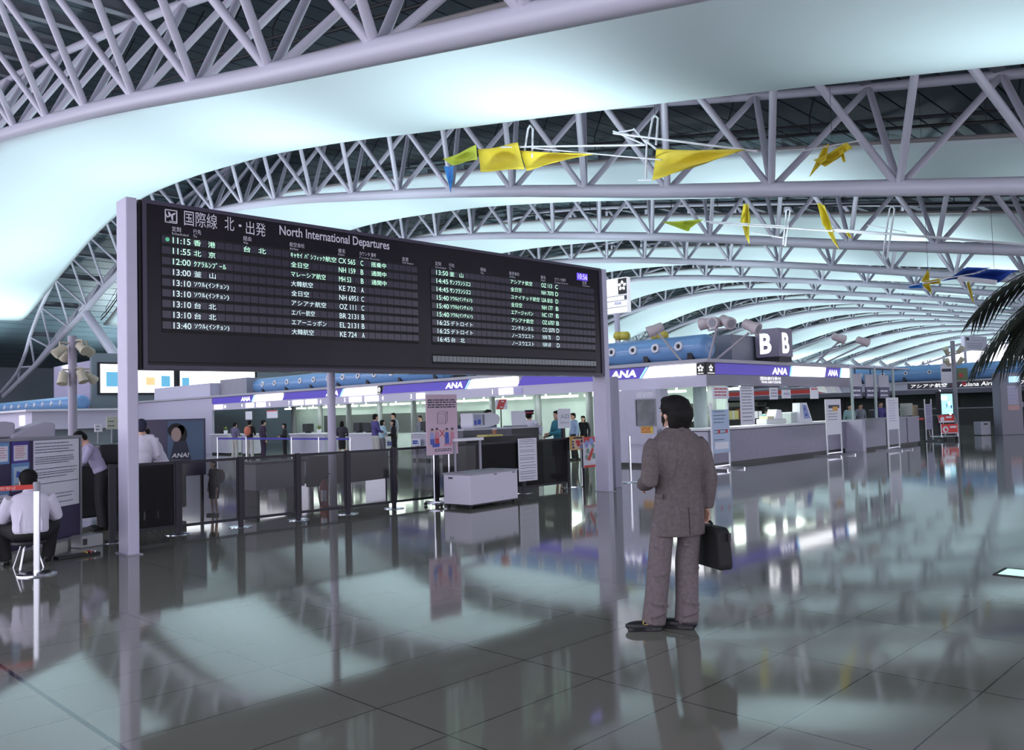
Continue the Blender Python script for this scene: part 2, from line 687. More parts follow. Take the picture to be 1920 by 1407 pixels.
m = MB()
x0 = on_board(310, 405)[0]
x1 = on_board(333, 405)[0]
z0, z1 = on_board(320, 418)[1], on_board(320, 393)[1]
t = 0.012
for a in ((x0, x1, z0, z0 + t), (x0, x1, z1 - t, z1), (x0, x0 + t, z0, z1), (x1 - t, x1, z0, z1)):
    m.box(a[0], a[1], 0.008, 0.02, a[2], a[3])
cx_, cz_ = (x0 + x1) / 2, (z0 + z1) / 2
w_ = (x1 - x0) / 2


def ip(pts):
    m.prism([(cx_ + p[0] * w_, 0.012, cz_ + p[1] * w_) for p in pts], (0, 0.006, 0))


ip([(-0.75, -0.15), (-0.6, -0.28), (0.55, 0.35), (0.75, 0.62), (0.6, 0.68), (0.4, 0.58)])
ip([(-0.35, 0.05), (0.05, 0.25), (-0.3, 0.75), (-0.5, 0.7)])
ip([(0.0, 0.0), (0.35, 0.2), (0.3, -0.65), (0.12, -0.6)])
ip([(-0.7, -0.2), (-0.55, -0.1), (-0.75, 0.3), (-0.9, 0.25)])
ip([(-0.3, -0.82), (0.8, -0.82), (0.8, -0.72), (-0.3, -0.72)])
m.build('aircraft_symbol', LET, board)
m = MB()
btext(m, '国際線', 346, 408, 422, 0.20, bold=0.0)
btext(m, '北', 422, 440, 431, 0.185, bold=0.0)
btext(m, '・', 448, 454, 425, 0.035)
btext(m, '出発', 462, 499, 439, 0.185, bold=0.0)
btext(m, 'North International Departures', 525, 731, 444, 0.175, dz=-0.01)
m.build('heading', LET, board)
HEADL = [('定刻', 'Scheduled', 323, 340, 354), ('行先', 'To', 363, 378, 370), ('経由', 'Via', 457, 472, 466), ('航空会社', 'Airline', 544, 572, 560), ('便名', 'Flight', 635, 648, 647),
         ('カウンタ 備考', 'Counter Remarks', 675, 706, 713), ('変更', 'Will Depart', 755, 767, 776)]
HEADR = [('定刻', 'Scheduled', 817, 828, 837), ('行先', 'To', 843, 853, 848), ('経由', 'Via', 902, 912, 908), ('航空会社', 'Airline', 956, 975, 967), ('便名', 'Flight', 1015, 1024, 1024),
         ('カウンタ備考', 'Counter Remarks', 1041, 1062, 1066), ('変更', 'Will Depart', 1093, 1101, 1107)]
for hd in (HEADL, HEADR):
    for jp, en, u0, u1, u2 in hd:
        v = 440 + (u0 - 320) * 0.1315
        z = 4.06
        xa, xb, xc = [on_board(u, v)[0] for u in (u0, u1, u2)]
        m = MB()
        text(m, jp, (xa, 0.012, z), FU, FV, xb - xa, 0.065)
        text(m, en, (xa, 0.012, z - 0.048), FU, FV, xc - xa, 0.036)
        m.build('column_heading', LET, board)
m = MB()
xa, xb = on_board(1084, 520)[0], on_board(1101, 520)[0]
za = on_board(1084, 523)[1]
m.box(xa - 0.02, xb + 0.02, 0.006, 0.02, za - 0.02, za + 0.12)
ck = m.build('clock', mat('violet clock glow', (0.05, 0.02, 0.3), 0.4, emit=(0.12, 0.06, 0.8), estr=0.6), board)
m = MB()
text(m, '10:56', (xa, 0.002, za), FU, FV, xb - xa, 0.10)
m.build('digits', mat('pale violet digits', (0.5, 0.5, 0.9), 0.4, emit=(0.55, 0.5, 1.0), estr=1.0), ck)
RP, ZT = 0.1375, 4.02
ROWS_L = [('11:15', '香   港', 'ｷｬｾｲ ﾊﾟｼﾌｨｯｸ航空', 'CX 565', 'C', '搭乗中'), ('11:55', '北   京', '全日空', 'NH 159', 'B', '通関中'), ('12:00', 'ｸｱﾗﾙﾝﾌﾟｰﾙ', 'マレーシア航空', 'MH 53', 'B', '通関中'),
          ('13:00', '釜   山', '大韓航空', 'KE 732', 'A', ''), ('13:10', 'ｿｳﾙ(ｲﾝﾁｮﾝ)', '全日空', 'NH 6951', 'C', ''), ('13:10', 'ｿｳﾙ(ｲﾝﾁｮﾝ)', 'アシアナ航空', 'OZ 111', 'C', ''),
          ('13:10', '台   北', 'エバー航空', 'BR 2131', 'B', ''), ('13:10', '台   北', 'エアーニッポン', 'EL 2131', 'B', ''), ('13:40', 'ｿｳﾙ(ｲﾝﾁｮﾝ)', '大韓航空', 'KE 724', 'A', '')]
ROWS_R = [('13:50', '釜   山', 'アシアナ航空', 'OZ 113', 'C', ''), ('14:45', 'ｻﾝﾌﾗﾝｼｽｺ', '全日空', 'NH 7070', 'D', ''), ('14:45', 'ｻﾝﾌﾗﾝｼｽｺ', 'ユナイテッド航空', 'UA 810', 'D', ''),
          ('15:40', 'ｿｳﾙ(ｲﾝﾁｮﾝ)', '全日空', 'NH 177', 'B', ''), ('15:40', 'ｿｳﾙ(ｲﾝﾁｮﾝ)', 'エアージャパン', 'NC 177', 'B', ''), ('15:40', 'ｿｳﾙ(ｲﾝﾁｮﾝ)', 'アシアナ航空', 'OZ 6707', 'B', ''),
          ('16:25', 'デトロイト', 'コンチネンタル', 'CO 5070', 'D', ''), ('16:25', 'デトロイト', 'ノースウエスト', 'NW 70', 'D', ''), ('16:45', '台   北', 'ノースウエスト', 'NW 69', 'D', '')]
flap = mat('violet grey glossy flap row', (0.04, 0.034, 0.055), 0.22, spec=0.35)
barm = mat('black row divider', (0.004, 0.004, 0.005), 0.7)
WD = {'時': 0}


def table(rows, xl, xr, cols, dot):
    # cols: x of time, destination, airline, flight, counter, remarks and their widths per character class
    n = len(rows)
    m = MB()
    m.box(xl, xr, 0.012, 0.02, ZT - RP * n - 0.03, ZT)
    m.build('row_frame', barm, board)
    for r, row in enumerate(rows):
        z1 = ZT - RP * r - 0.03
        z0 = z1 - RP + 0.045
        m = MB()
        x = xl + 0.005
        k = 34 if xr - xl > 4.18 else 34
        for i in range(k):
            a = xl + (xr - xl) * i / k + 0.004
            b = xl + (xr - xl) * (i + 1) / k - 0.004
            m.box(a, b, 0.006, 0.012, z0, z1)
        f = m.build('flap_row', flap, board)
        lm_ = LED if (r < 3 or not dot and r < 6) else LEDW
        for s, (c, w) in zip(row, cols):
            t = MB()
            if not s:
                continue
            ww = w
            if s in ('全日空',):
                ww = w * 0.5 / 1.0
            elif '大韓' in s:
                ww = w * 0.62
            elif s in ('エバー航空',):
                ww = w * 0.66
            elif 'ｷｬｾｲ' in s or 'ユナイテッド' in s:
                ww = w * 1.33
            elif s in ('MH 53', 'NW 70', 'NW 69'):
                ww = w * 0.72
            elif s in ('NH 6951', 'BR 2131', 'EL 2131', 'NH 7070', 'OZ 6707', 'CO 5070'):
                ww = w * 1.13
            elif '   ' in s:
                ww = w * 0.62
            elif s == 'ｸｱﾗﾙﾝﾌﾟｰﾙ' or 'ﾌﾗﾝ' in s:
                ww = w * 0.93
            text(t, s, (c, 0.001, z0 + 0.006), FU, FV, ww, 0.078)
            t.build('lettering', lm_, f)
        if dot and r == 0:
            t = MB()
            via = on_board(457, 480)[0]
            text(t, '台   北', (via, 0.001, z0 + 0.006), FU, FV, 0.33, 0.078)
            t.build('lettering', lm_, f)
            t = MB()
            t.lathe([(0.001, 0), (0.026, 0), (0.026, 0.004)], (on_board(314, 456)[0], 0.002, (z0 + z1) / 2), 14, (0, -1, 0))
            t.build('status_lamp', mat('green status lamp', (0.05, 0.25, 0.14), 0.5, emit=(0.08, 0.4, 0.22), estr=0.6), f)


def bx_(u):
    return on_board(u, 440 + (u - 300) * 0.1315)[0]


def wid(u0, u1):
    return bx_(u1) - bx_(u0)


table(ROWS_L, on_board(303, 445)[0], on_board(783, 503)[0],
      [(bx_(324), wid(324, 357)), (bx_(363), wid(363, 428)), (bx_(545), wid(545, 610)), (bx_(635), wid(635, 666)), (bx_(676), wid(676, 681)), (bx_(696), wid(696, 724))], True)
table(ROWS_R, on_board(808, 508)[0], on_board(1114, 545)[0],
      [(bx_(818), wid(818, 840)), (bx_(843), wid(843, 884)), (bx_(957), wid(957, 998)), (bx_(1015), wid(1015, 1035)), (bx_(1041), wid(1041, 1046)), (bx_(1060), 0.2)], False)
m = MB()
xl, xr = on_board(808, 508)[0], on_board(1114, 545)[0]
m.box(xl, xr, 0.012, 0.02, 2.44, 2.60)
m.build('row_frame', barm, board)
m = MB()
for i in range(48):
    m.box(xl + (xr - xl) * i / 48 + 0.004, xl + (xr - xl) * (i + 1) / 48 - 0.004, 0.006, 0.012, 2.475, 2.57)
m.build('message_strip', mat('grey green message strip', (0.10, 0.12, 0.12), 0.25, spec=0.7), board)
m = MB()
m.box(on_board(280, 640)[0], xr, 0.016, 0.021, 2.42 - 0.06, 2.44 - 0.06)
m.build('lower_seam', barm, board)
# ------------------------------------------------------------------ people
def hand(mb, w, d, n, curl=0.5, side=1, s=1.0):
    """palm from wrist w along d, palm faces n; four fingers of unequal length and a thumb from the palm's side"""
    w, d, n = Vector(w), Vector(d).normalized(), Vector(n).normalized()
    a = d.cross(n).normalized() * side          # towards the thumb side
    n = a.cross(d).normalized() * side
    pal = w + d * 0.05 * s
    R = Matrix((a, n, d)).transposed()
    mb.ell(pal, (0.042 * s, 0.017 * s, 0.055 * s), 12, 8, R)
    for i, (o, L) in enumerate(((0.030, 0.070), (0.010, 0.080), (-0.010, 0.074), (-0.029, 0.058))):
        b = w + d * 0.085 * s + a * o * s
        p = [w + d * 0.05 * s + a * o * 0.7 * s, b]
        ang = 0.0
        for j, q in enumerate((0.45, 0.32, 0.23)):
            ang += curl * (0.9 + 0.12 * i) * (0.75 if j == 0 else 1.0)
            p.append(p[-1] + (d * math.cos(ang) + n * math.sin(ang)) * L * q * s)
        mb.tube(p, [0.010 * s, 0.0095 * s, 0.009 * s, 0.008 * s, 0.006 * s], 8)
    b = w + d * 0.025 * s + a * 0.030 * s
    p = [w + d * 0.02 * s + a * 0.01 * s, b, b + (a * 0.7 + d * 0.6 + n * 0.25) * 0.034 * s]
    p.append(p[-1] + (a * 0.15 + d * 0.85 + n * 0.5) * 0.03 * s)
    mb.tube(p, [0.014 * s, 0.0125 * s, 0.0105 * s, 0.0075 * s], 8)


BASEJ = dict(pelvis=(0, 0, 0.93), chest=(0, 0.0, 1.24), neck=(0, 0.0, 1.45), head=(0, 0.03, 1.585), shL=(-0.185, 0, 1.41), shR=(0.185, 0, 1.41),
             elL=(-0.25, -0.03, 1.12), elR=(0.25, -0.03, 1.12), wrL=(-0.255, 0.04, 0.87), wrR=(0.255, 0.04, 0.87), hipL=(-0.09, 0, 0.90), hipR=(0.09, 0, 0.90),
             knL=(-0.11, 0.02, 0.49), knR=(0.11, 0.02, 0.49), anL=(-0.12, -0.02, 0.09), anR=(0.12, -0.02, 0.09), tL=10, tR=-10, yaw=0, pitch=0, cL=0.45, cR=0.45)


def figure(name, label, loc, rz, h, top, bottom, J=None, vox=0.013, hairstyle='short', skirt=False, jacket=False, shoes=BLACK, cat='person', group=None, skin=SKIN, hairm=HAIR, skip=(), slim=1.0, sleeve='long', legs=True):
    j = dict(BASEJ)
    j.update(J or {})
    s = h / 1.72
    P = {k: Vector(v) for k, v in j.items() if isinstance(v, tuple)}
    t = thing(name, label, cat, loc, rz, group)
    t.scale = (s, s, s)
    up = (P['neck'] - P['pelvis']).normalized()
    fwd = Vector((0, 1, 0))
    fwd = (fwd - up * fwd.dot(up)).normalized()
    rt = fwd.cross(up)
    RT = Matrix((rt, fwd, up)).transposed()
    Ry = Matrix.Rotation(math.radians(j['yaw']), 3, up) @ RT @ Matrix.Rotation(math.radians(j['pitch']), 3, 'X')
    hd = P['head']

    def hp(x, y, z):
        return hd + Ry @ Vector((x, y, z))
    # body: one continuous skin from head to feet
    m = MB()
    m.ell(hp(0, -0.005, 0.03), (0.076, 0.094, 0.092), 18, 12, Ry)
    m.ell(hp(0, 0.02, -0.04), (0.058, 0.072, 0.075), 16, 10, Ry)
    m.ell(hp(0, 0.05, -0.082), (0.03, 0.03, 0.03), 10, 8, Ry)
    m.tube([hp(0, 0.078, 0.012), hp(0, 0.106, -0.028)], [0.009, 0.015], 8)
    for q in (-1, 1):
        m.ell(hp(q * 0.082, -0.004, -0.012), (0.013, 0.022, 0.034), 10, 8, Ry)
        m.ell(hp(q * 0.03, 0.083, 0.016), (0.016, 0.009, 0.008), 8, 6, Ry)
    m.ell(hp(0, 0.088, -0.058), (0.024, 0.009, 0.008), 8, 6, Ry)
    m.tube([P['neck'] - up * 0.05, hp(0, -0.015, -0.06)], [0.066, 0.054], 12)
    m.ell(P['pelvis'], (0.135 * slim, 0.085, 0.12), 14, 9, RT)
    m.ell((P['pelvis'] + P['chest']) / 2, (0.11 * slim, 0.075, 0.2), 14, 9, RT)
    m.ell(P['chest'] + up * 0.01, (0.13 * slim, 0.08, 0.15), 14, 9, RT)
    m.tube([P['shL'] - up * 0.015, P['neck'] - up * 0.085, P['shR'] - up * 0.015], [0.034, 0.05, 0.034], 10)
    for q in 'LR':
        m.tube([P['sh' + q], (P['sh' + q] + P['el' + q]) / 2, P['el' + q]], [0.046, 0.042, 0.036], 10)
        m.tube([P['el' + q], P['el' + q].lerp(P['wr' + q], 0.35), P['wr' + q]], [0.037, 0.036, 0.024], 10)
        d = (P['wr' + q] - P['el' + q]).normalized()
        sg = -1 if q == 'R' else 1
        pn = j.get('n' + q) or Vector((sg * 1.0, 0.0, 0)).cross(d).cross(d) * -1
        pn = Vector(pn)
        if pn.length < 1e-3:
            pn = Vector((sg, 0, 0))
        pn = (pn - d * pn.dot(d))
        hand(m, P['wr' + q], j.get('d' + q) or d, pn, j['c' + q], sg if not j.get('flip' + q) else -sg)
        m.tube([P['hip' + q], P['hip' + q].lerp(P['kn' + q], 0.5), P['kn' + q]], [0.078, 0.066, 0.048], 10)
        m.tube([P['kn' + q], P['kn' + q].lerp(P['an' + q], 0.35), P['an' + q]], [0.046, 0.048, 0.03], 10)
        an = math.radians(j['t' + q] + 90)
        fd = Vector((math.cos(an), math.sin(an), 0))
        m.tube([P['an' + q], P['an' + q] + fd * 0.06 + Vector((0, 0, -0.045)), P['an' + q] + fd * 0.15 + Vector((0, 0, -0.055))], [0.032, 0.03, 0.022], 8)
    body = blend(m, vox, 2, 'body', skin, t)
    # eyes
    m = MB()
    for q in (-1, 1):
        m.ell(hp(q * 0.031, 0.086, 0.014), (0.010, 0.006, 0.006), 8, 6, Ry)
        m.obox(hp(q * 0.032, 0.088, 0.034), Ry @ Vector((0.017, 0, 0)), Ry @ Vector((0, 0.005, 0)), Ry @ Vector((0, 0, 0.004)))
    m.build('eyes', BLACK, t)
    # top garment
    if top:
        m = MB()
        e = 0.018
        bot = 0.80 if jacket else 0.93
        if jacket:
            m.ell(P['pelvis'] + up * 0.0, (0.188 * slim, 0.132, 0.16), 18, 10, RT)
            m.ell((P['pelvis'] + P['chest']) / 2 + up * 0.02, (0.162 * slim, 0.12, 0.2), 18, 10, RT)
            m.ell(P['chest'] + up * 0.03, (0.188 * slim, 0.13, 0.18), 18, 10, RT)
            m.tube([P['shL'], P['neck'] - up * 0.045, P['shR']], [0.066, 0.083, 0.066], 12)
        else:
            m.ell(P['pelvis'] + up * 0.05, (0.165 * slim, 0.115, 0.09), 18, 10, RT)
            m.ell((P['pelvis'] + P['chest']) / 2 + up * 0.02, (0.152 * slim, 0.112, 0.2), 18, 10, RT)
            m.ell(P['chest'] + up * 0.03, (0.17 * slim, 0.118, 0.17), 18, 10, RT)
            m.tube([P['shL'], P['neck'] - up * 0.045, P['shR']], [0.06, 0.074, 0.06], 12)
        m.tube([P['neck'] - up * 0.06, P['neck'] + up * 0.015], [0.078, 0.066], 12)
        for q in 'LR':
            f = 1.12 if jacket else 1.0
            m.tube([P['sh' + q], P['sh' + q].lerp(P['el' + q], 0.5), P['el' + q]], [0.064 * f, 0.059 * f, 0.052 * f], 12)
            if sleeve == 'long':
                m.tube([P['el' + q], P['el' + q].lerp(P['wr' + q], 0.45), P['el' + q].lerp(P['wr' + q], 0.97)], [0.053 * f, 0.05 * f, 0.04 * f], 12)
        blend(m, vox, 4, 'jacket' if jacket else 'shirt', top, t)
    if bottom:
        m = MB()
        if skirt:
            m.ell(P['pelvis'], (0.178 * slim, 0.125, 0.13), 16, 10, RT)
            m.tube([P['pelvis'], P['hipL'].lerp(P['hipR'], 0.5) - Vector((0, 0, 0.15)), P['knL'].lerp(P['knR'], 0.5) + Vector((0, 0, 0.03))], [0.16, 0.165, 0.15], 16)
        else:
            m.ell(P['pelvis'] + up * 0.02, (0.160 * slim, 0.11, 0.13), 16, 10, RT)
            for q in 'LR':
                k2 = P['kn' + q].lerp(P['an' + q], 0.5)
                m.tube([P['hip' + q], P['hip' + q].lerp(P['kn' + q], 0.5), P['kn' + q], k2, P['an' + q] + (P['an' + q] - P['kn' + q]).normalized() * 0.045], [0.098, 0.086, 0.072, 0.07, 0.073], 12)
        blend(m, vox, 3, 'skirt' if skirt else 'trousers', bottom, t)
    if hairstyle:
        m = MB()
        m.ell(hp(0, -0.02, 0.048), (0.087, 0.098, 0.088), 18, 12, Ry)
        m.ell(hp(0, -0.045, 0.0), (0.082, 0.07, 0.085), 16, 10, Ry)
        m.ell(hp(0, 0.045, 0.088), (0.066, 0.048, 0.036), 14, 8, Ry)
        if hairstyle == 'full':
            m.ell(hp(0, -0.035, 0.05), (0.098, 0.105, 0.095), 18, 12, Ry)
            m.ell(hp(0, -0.06, -0.02), (0.090, 0.065, 0.09), 16, 10, Ry)
        if hairstyle == 'bob':
            m.ell(hp(0, -0.04, -0.03), (0.098, 0.075, 0.115), 16, 10, Ry)
        if hairstyle == 'bun':
            m.ell(hp(0, -0.12, 0.0), (0.04, 0.035, 0.04), 12, 8, Ry)
        blend(m, vox * 0.8, 3, 'hair', hairm, t)
    if shoes and legs:
        for q in 'LR':
            an = math.radians(j['t' + q] + 90)
            fd = Vector((math.cos(an), math.sin(an), 0))
            sd = Vector((-fd.y, fd.x, 0))
            R = Matrix((sd, fd, Vector((0, 0, 1)))).transposed()
            a = P['an' + q]
            m = MB()
            z0 = a.z - 0.09
            m.ell(a + fd * 0.115 + Vector((0, 0, -0.052)), (0.044, 0.105, 0.036), 14, 8, R)
            m.ell(a - fd * 0.015 + Vector((0, 0, -0.045)), (0.037, 0.06, 0.043), 14, 8, R)
            m.obox(a + fd * 0.075 + Vector((0, 0, -0.082)), sd * 0.036, fd * 0.12, Vector((0, 0, 0.008)))
            blend(m, 0.008, 2, 'shoe', shoes, t)
    return t, P, hp, Ry


SUIT = mat('brown grey suit wool', (0.115, 0.092, 0.092), 0.8, noise=(40, 0.18))
# the man in the suit in front of the board
mx_, my_ = 5.25, 3.507


def loft(mb, rings, n=20):
    """closed body through elliptical rings (x, y, z, rx, ry)"""
    vs, fs = [], []
    for x, y, z, rx, ry in rings:
        for i in range(n):
            q = 2 * PI * i / n
            vs.append((x + rx * math.cos(q), y + ry * math.sin(q), z))
    k = len(rings)
    for a in range(k - 1):
        for i in range(n):
            fs.append((a * n + i, a * n + (i + 1) % n, (a + 1) * n + (i + 1) % n, (a + 1) * n + i))
    fs.append(tuple(reversed(range(n))))
    fs.append(tuple(range((k - 1) * n, k * n)))
    return mb.add(vs, fs)


man, P, hp, Ry = figure('person', 'man in a brown suit standing with his back turned, looking up at the departure board', (mx_, my_, 0), math.radians(-26), 1.70, None, None,
    dict(shL=(-0.19, 0, 1.375), shR=(0.19, 0, 1.375), elL=(-0.27, -0.06, 1.10), wrL=(-0.19, 0.19, 1.05), elR=(0.242, -0.045, 1.10), wrR=(0.24, 0.0, 0.865), neck=(0, 0, 1.44),
         nR=(-1, 0, 0), cR=1.25, dR=(0, 0.02, -1), hipL=(-0.095, 0, 0.90), knL=(-0.16, 0.03, 0.49), anL=(-0.215, 0.035, 0.088), knR=(0.065, 0.02, 0.49), anR=(0.02, -0.03, 0.088),
         tL=68, tR=46, yaw=20, pitch=10, head=(-0.005, 0.03, 1.575)), vox=0.0075, hairstyle=None)
m = MB()
loft(m, [(-0.008, 0, 0.685, 0.207, 0.146), (-0.008, 0, 0.70, 0.208, 0.148), (-0.005, 0, 0.80, 0.204, 0.146), (0, 0, 0.90, 0.195, 0.14), (0, -0.005, 1.02, 0.18, 0.128), (0, -0.01, 1.12, 0.185, 0.128), (0, -0.015, 1.24, 0.2, 0.134),
         (0, -0.015, 1.33, 0.203, 0.13), (0, -0.01, 1.39, 0.195, 0.116), (0, -0.005, 1.43, 0.155, 0.098), (0, -0.005, 1.462, 0.1, 0.088), (0, 0, 1.485, 0.074, 0.076)], 28)
for q, r2 in (('L', 0.062), ('R', 0.052)):
    a, b, c = P['sh' + q], P['el' + q], P['wr' + q]
    sg = -1 if q == 'L' else 1
    m.tube([a + Vector((-sg * 0.02, 0, 0.0)), a + Vector((sg * 0.012, 0, -0.04)), a.lerp(b, 0.4) + Vector((sg * 0.008, 0, 0)), a.lerp(b, 0.75), b, b.lerp(c, 0.35), b.lerp(c, 0.7), b.lerp(c, 0.96)],
           [0.06, 0.067, 0.067, 0.066, 0.066, 0.062, 0.056, 0.05], 14)
for sg in (-1, 1):
    m.tube([(sg * 0.155, -0.075, 1.05), (sg * 0.12, -0.115, 1.12), (sg * 0.09, -0.135, 1.22), (sg * 0.085, -0.135, 1.3)], [0.004, 0.012, 0.014, 0.006], 6)
for x in (-0.07, 0.075):
    m.tube([(x, -0.132, 0.72), (x * 1.1, -0.14, 0.86), (x * 1.4, -0.115, 1.0)], [0.012, 0.01, 0.006], 6)
jk = blend(m, 0.0085, 7, 'jacket', SUIT, man)
m = MB()
m.ell((0, 0, 0.90), (0.16, 0.11, 0.12), 18, 10)
for q in 'LR':
    a, b, c = P['hip' + q], P['kn' + q], P['an' + q]
    sg = -1 if q == 'L' else 1
    m.tube([a + Vector((0, 0, 0.02)), a.lerp(b, 0.35) + Vector((sg * 0.012, 0, 0)), a.lerp(b, 0.75) + Vector((sg * 0.008, 0, 0)), b, b.lerp(c, 0.35), b.lerp(c, 0.7), c + Vector((0, 0.012, -0.035))],
           [0.085, 0.086, 0.086, 0.088, 0.086, 0.085, 0.088], 16)
    for k, z in enumerate((0.60, 0.42, 0.2, 0.13)):
        p = a.lerp(b, 1) if z > 0.49 else b.lerp(c, (0.49 - z) / 0.4)
        p = Vector((p.x, p.y, z))
        m.tube([p + Vector((-0.07, -0.06, 0.02 * (-1) ** k)), p + Vector((0, -0.092, 0)), p + Vector((0.07, -0.06, -0.02 * (-1) ** k))], 0.009, 6)
blend(m, 0.0085, 4, 'trousers', mat('suit wool with painted light', (0.135, 0.108, 0.113), 0.8, noise=(40, 0.18)), man)  # same wool as the jacket; light on the legs painted into the tone
m = MB()
m.ell(hp(0, -0.024, 0.058), (0.112, 0.118, 0.096), 18, 12, Ry)
m.ell(hp(0, -0.078, -0.02), (0.106, 0.072, 0.112), 16, 10, Ry)
m.ell(hp(0, -0.062, -0.095), (0.08, 0.056, 0.055), 16, 10, Ry)
m.ell(hp(0, -0.078, 0.012), (0.108, 0.085, 0.1), 16, 10, Ry)
m.ell(hp(0, -0.066, -0.06), (0.094, 0.066, 0.08), 16, 10, Ry)
m.ell(hp(0, 0.05, 0.095), (0.075, 0.05, 0.038), 14, 8, Ry)
rr = random.Random(3)
for i in range(26):
    q, w = rr.uniform(0, 2 * PI), rr.uniform(0.1, 1.0)
    d0 = Vector((math.cos(q) * 0.095, -0.03 + math.sin(q) * 0.095, 0.11 - 0.16 * w))
    if d0.y < 0.03:
        m.tube([hp(*(d0 * 0.8 + Vector((0, 0, 0.06)))), hp(*d0), hp(*(d0 * 1.06 + Vector((0, -0.004, -0.05))))], [0.014, 0.012, 0.004], 6)
blend(m, 0.006, 5, 'hair', HAIR, man)
m = MB()
m.tube([(-0.088, 0.03, 1.43), (-0.078, -0.05, 1.455), (0.0, -0.085, 1.468), (0.078, -0.05, 1.455), (0.088, 0.03, 1.43)], [0.012, 0.018, 0.02, 0.018, 0.012], 8)
m.build('collar', SUIT, jk, 60)
m = MB()
m.tube([(-0.068, 0.035, 1.47), (-0.058, -0.04, 1.488), (0.0, -0.068, 1.492), (0.058, -0.04, 1.488), (0.068, 0.035, 1.47)], 0.013, 8)
m.build('shirt_collar', PAPER, man, 60)
m = MB()
m.obox((-0.188, -0.045, 0.985), (0.006, 0, 0), (0, 0.05, 0), (0, 0, 0.018))
m.build('pocket_flap', SUIT, jk, bevel=0.004)
m = MB()
m.tube([(0.0, -0.149, 0.70), (0.0, -0.149, 0.80), (0.0, -0.142, 0.90)], 0.0025, 5)
m.build('back_vent', mat('dark seam', (0.03, 0.026, 0.03), 0.9), jk)
# briefcase in his right hand
bc = thing('briefcase', 'black soft briefcase held in the right hand of the man in the suit', 'briefcase', (mx_, my_, 0), math.radians(-26))
m = MB()
bx0, by0 = 0.262, 0.005
S_ = 1.70 / 1.72
prof_ = [(-0.20, 0.43), (0.21, 0.43), (0.225, 0.47), (0.19, 0.70), (0.155, 0.735), (-0.15, 0.735), (-0.185, 0.70), (-0.21, 0.47)]
m.prism([(bx0 - 0.055, by0 + p[0] * 0.98, p[1] * S_) for p in prof_], (0.11, 0, 0))
m.build('bag_body', mat('black nylon', (0.008, 0.008, 0.009), 0.75), bc, bevel=0.018)
m = MB()
hz = 0.865 * S_ - 0.095
m.tube([(bx0 - 0.03, by0 - 0.075, 0.725), (bx0 - 0.026, by0 - 0.065, hz - 0.01), (bx0 - 0.026, by0 - 0.045, hz), (bx0 - 0.026, by0 + 0.045, hz), (bx0 - 0.026, by0 + 0.065, hz - 0.01), (bx0 - 0.03, by0 + 0.075, 0.725)], 0.011, 8)
m.build('handle', BLACK, bc, 60)
m = MB()
m.prism([(bx0 + 0.056, by0 + p[0] * 0.8, (p[1] - 0.02) * S_) for p in [(-0.2, 0.47), (0.2, 0.47), (0.185, 0.62), (-0.185, 0.62)]], (0.02, 0, 0))
m.build('front_pocket', mat('black nylon pocket', (0.011, 0.011, 0.012), 0.7), bc, bevel=0.01)
m = MB()
m.obox((bx0 + 0.03, by0 - 0.2, 0.66), (0.01, 0, 0), (0, 0.008, 0), (0, 0, 0.03))
m.build('strap_loop', BLACK, bc)
# buckle on the left shoe
shoe = [c for c in man.children if c.name.startswith('shoe')][0]
a = P['anL']
an = math.radians(68 + 90)
fd = Vector((math.cos(an), math.sin(an), 0))
m = MB()
cpt = a + fd * 0.07 + Vector((0, 0, -0.022)) + Vector((-fd.y, fd.x, 0)) * 0.025
m.tube([cpt + fd * 0.018 * math.cos(q) + Vector((0, 0, 0.016)) * math.sin(q) + Vector((-fd.y, fd.x, 0)) * 0.012 for q in [PI * i / 6 for i in range(12)]], 0.004, 6, closed=True)
m.build('buckle', mat('brass', (0.6, 0.45, 0.15), 0.3, 1.0), shoe)
# ------------------------------------------------------------------ check-in island with the long lit sign band
FX, FY = 19.55, 12.05          # the two visible faces of the island: x = FX along Y, y = FY along X
XB, YE = 28.95, 40.7
isl = thing('check_in_island', 'long check-in island roof with violet and white lit sign band behind the board', 'check-in island', (FX, FY, 0))
ox, oy = FX, FY


def L(x, y, z):                 # world -> island
    return (x - ox, y - oy, z)


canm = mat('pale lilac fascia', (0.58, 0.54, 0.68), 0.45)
m = MB()
m.box(0.04, XB - ox, 0.04, 52 - oy, 2.50, 2.9)
m.build('roof_slab', GREY, isl)
m = MB()
m.box(-0.12, XB - ox + 0.12, -0.12, 52 - oy, 2.81, 2.91)
m.build('roof_trim', mat('grey roof trim', (0.42, 0.40, 0.46), 0.4), isl, bevel=0.01)
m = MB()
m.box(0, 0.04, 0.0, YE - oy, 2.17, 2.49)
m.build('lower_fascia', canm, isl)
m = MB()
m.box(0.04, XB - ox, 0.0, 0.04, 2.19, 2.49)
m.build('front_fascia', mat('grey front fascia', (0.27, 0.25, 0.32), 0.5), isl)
m = MB()
m.box(0.04, XB - ox - 0.02, 0.05, YE - oy, 2.44, 2.5)
m.build('soffit', mat('pale soffit', (0.45, 0.50, 0.48), 0.6), isl)


def band(y0, y1, mt, nm, sl0=0.0, sl1=0.0, z0=2.49, z1=2.79, d=0.0):   # panel on the x = FX face; slants lean the ends
    m = MB()
    m.prism([(-0.02 - d, y0 - oy, z0), (-0.02 - d, y1 - oy, z0), (-0.02 - d, y1 + sl1 - oy, z1), (-0.02 - d, y0 + sl0 - oy, z1)], (0.06, 0, 0))
    return m.build(nm, mt, isl)


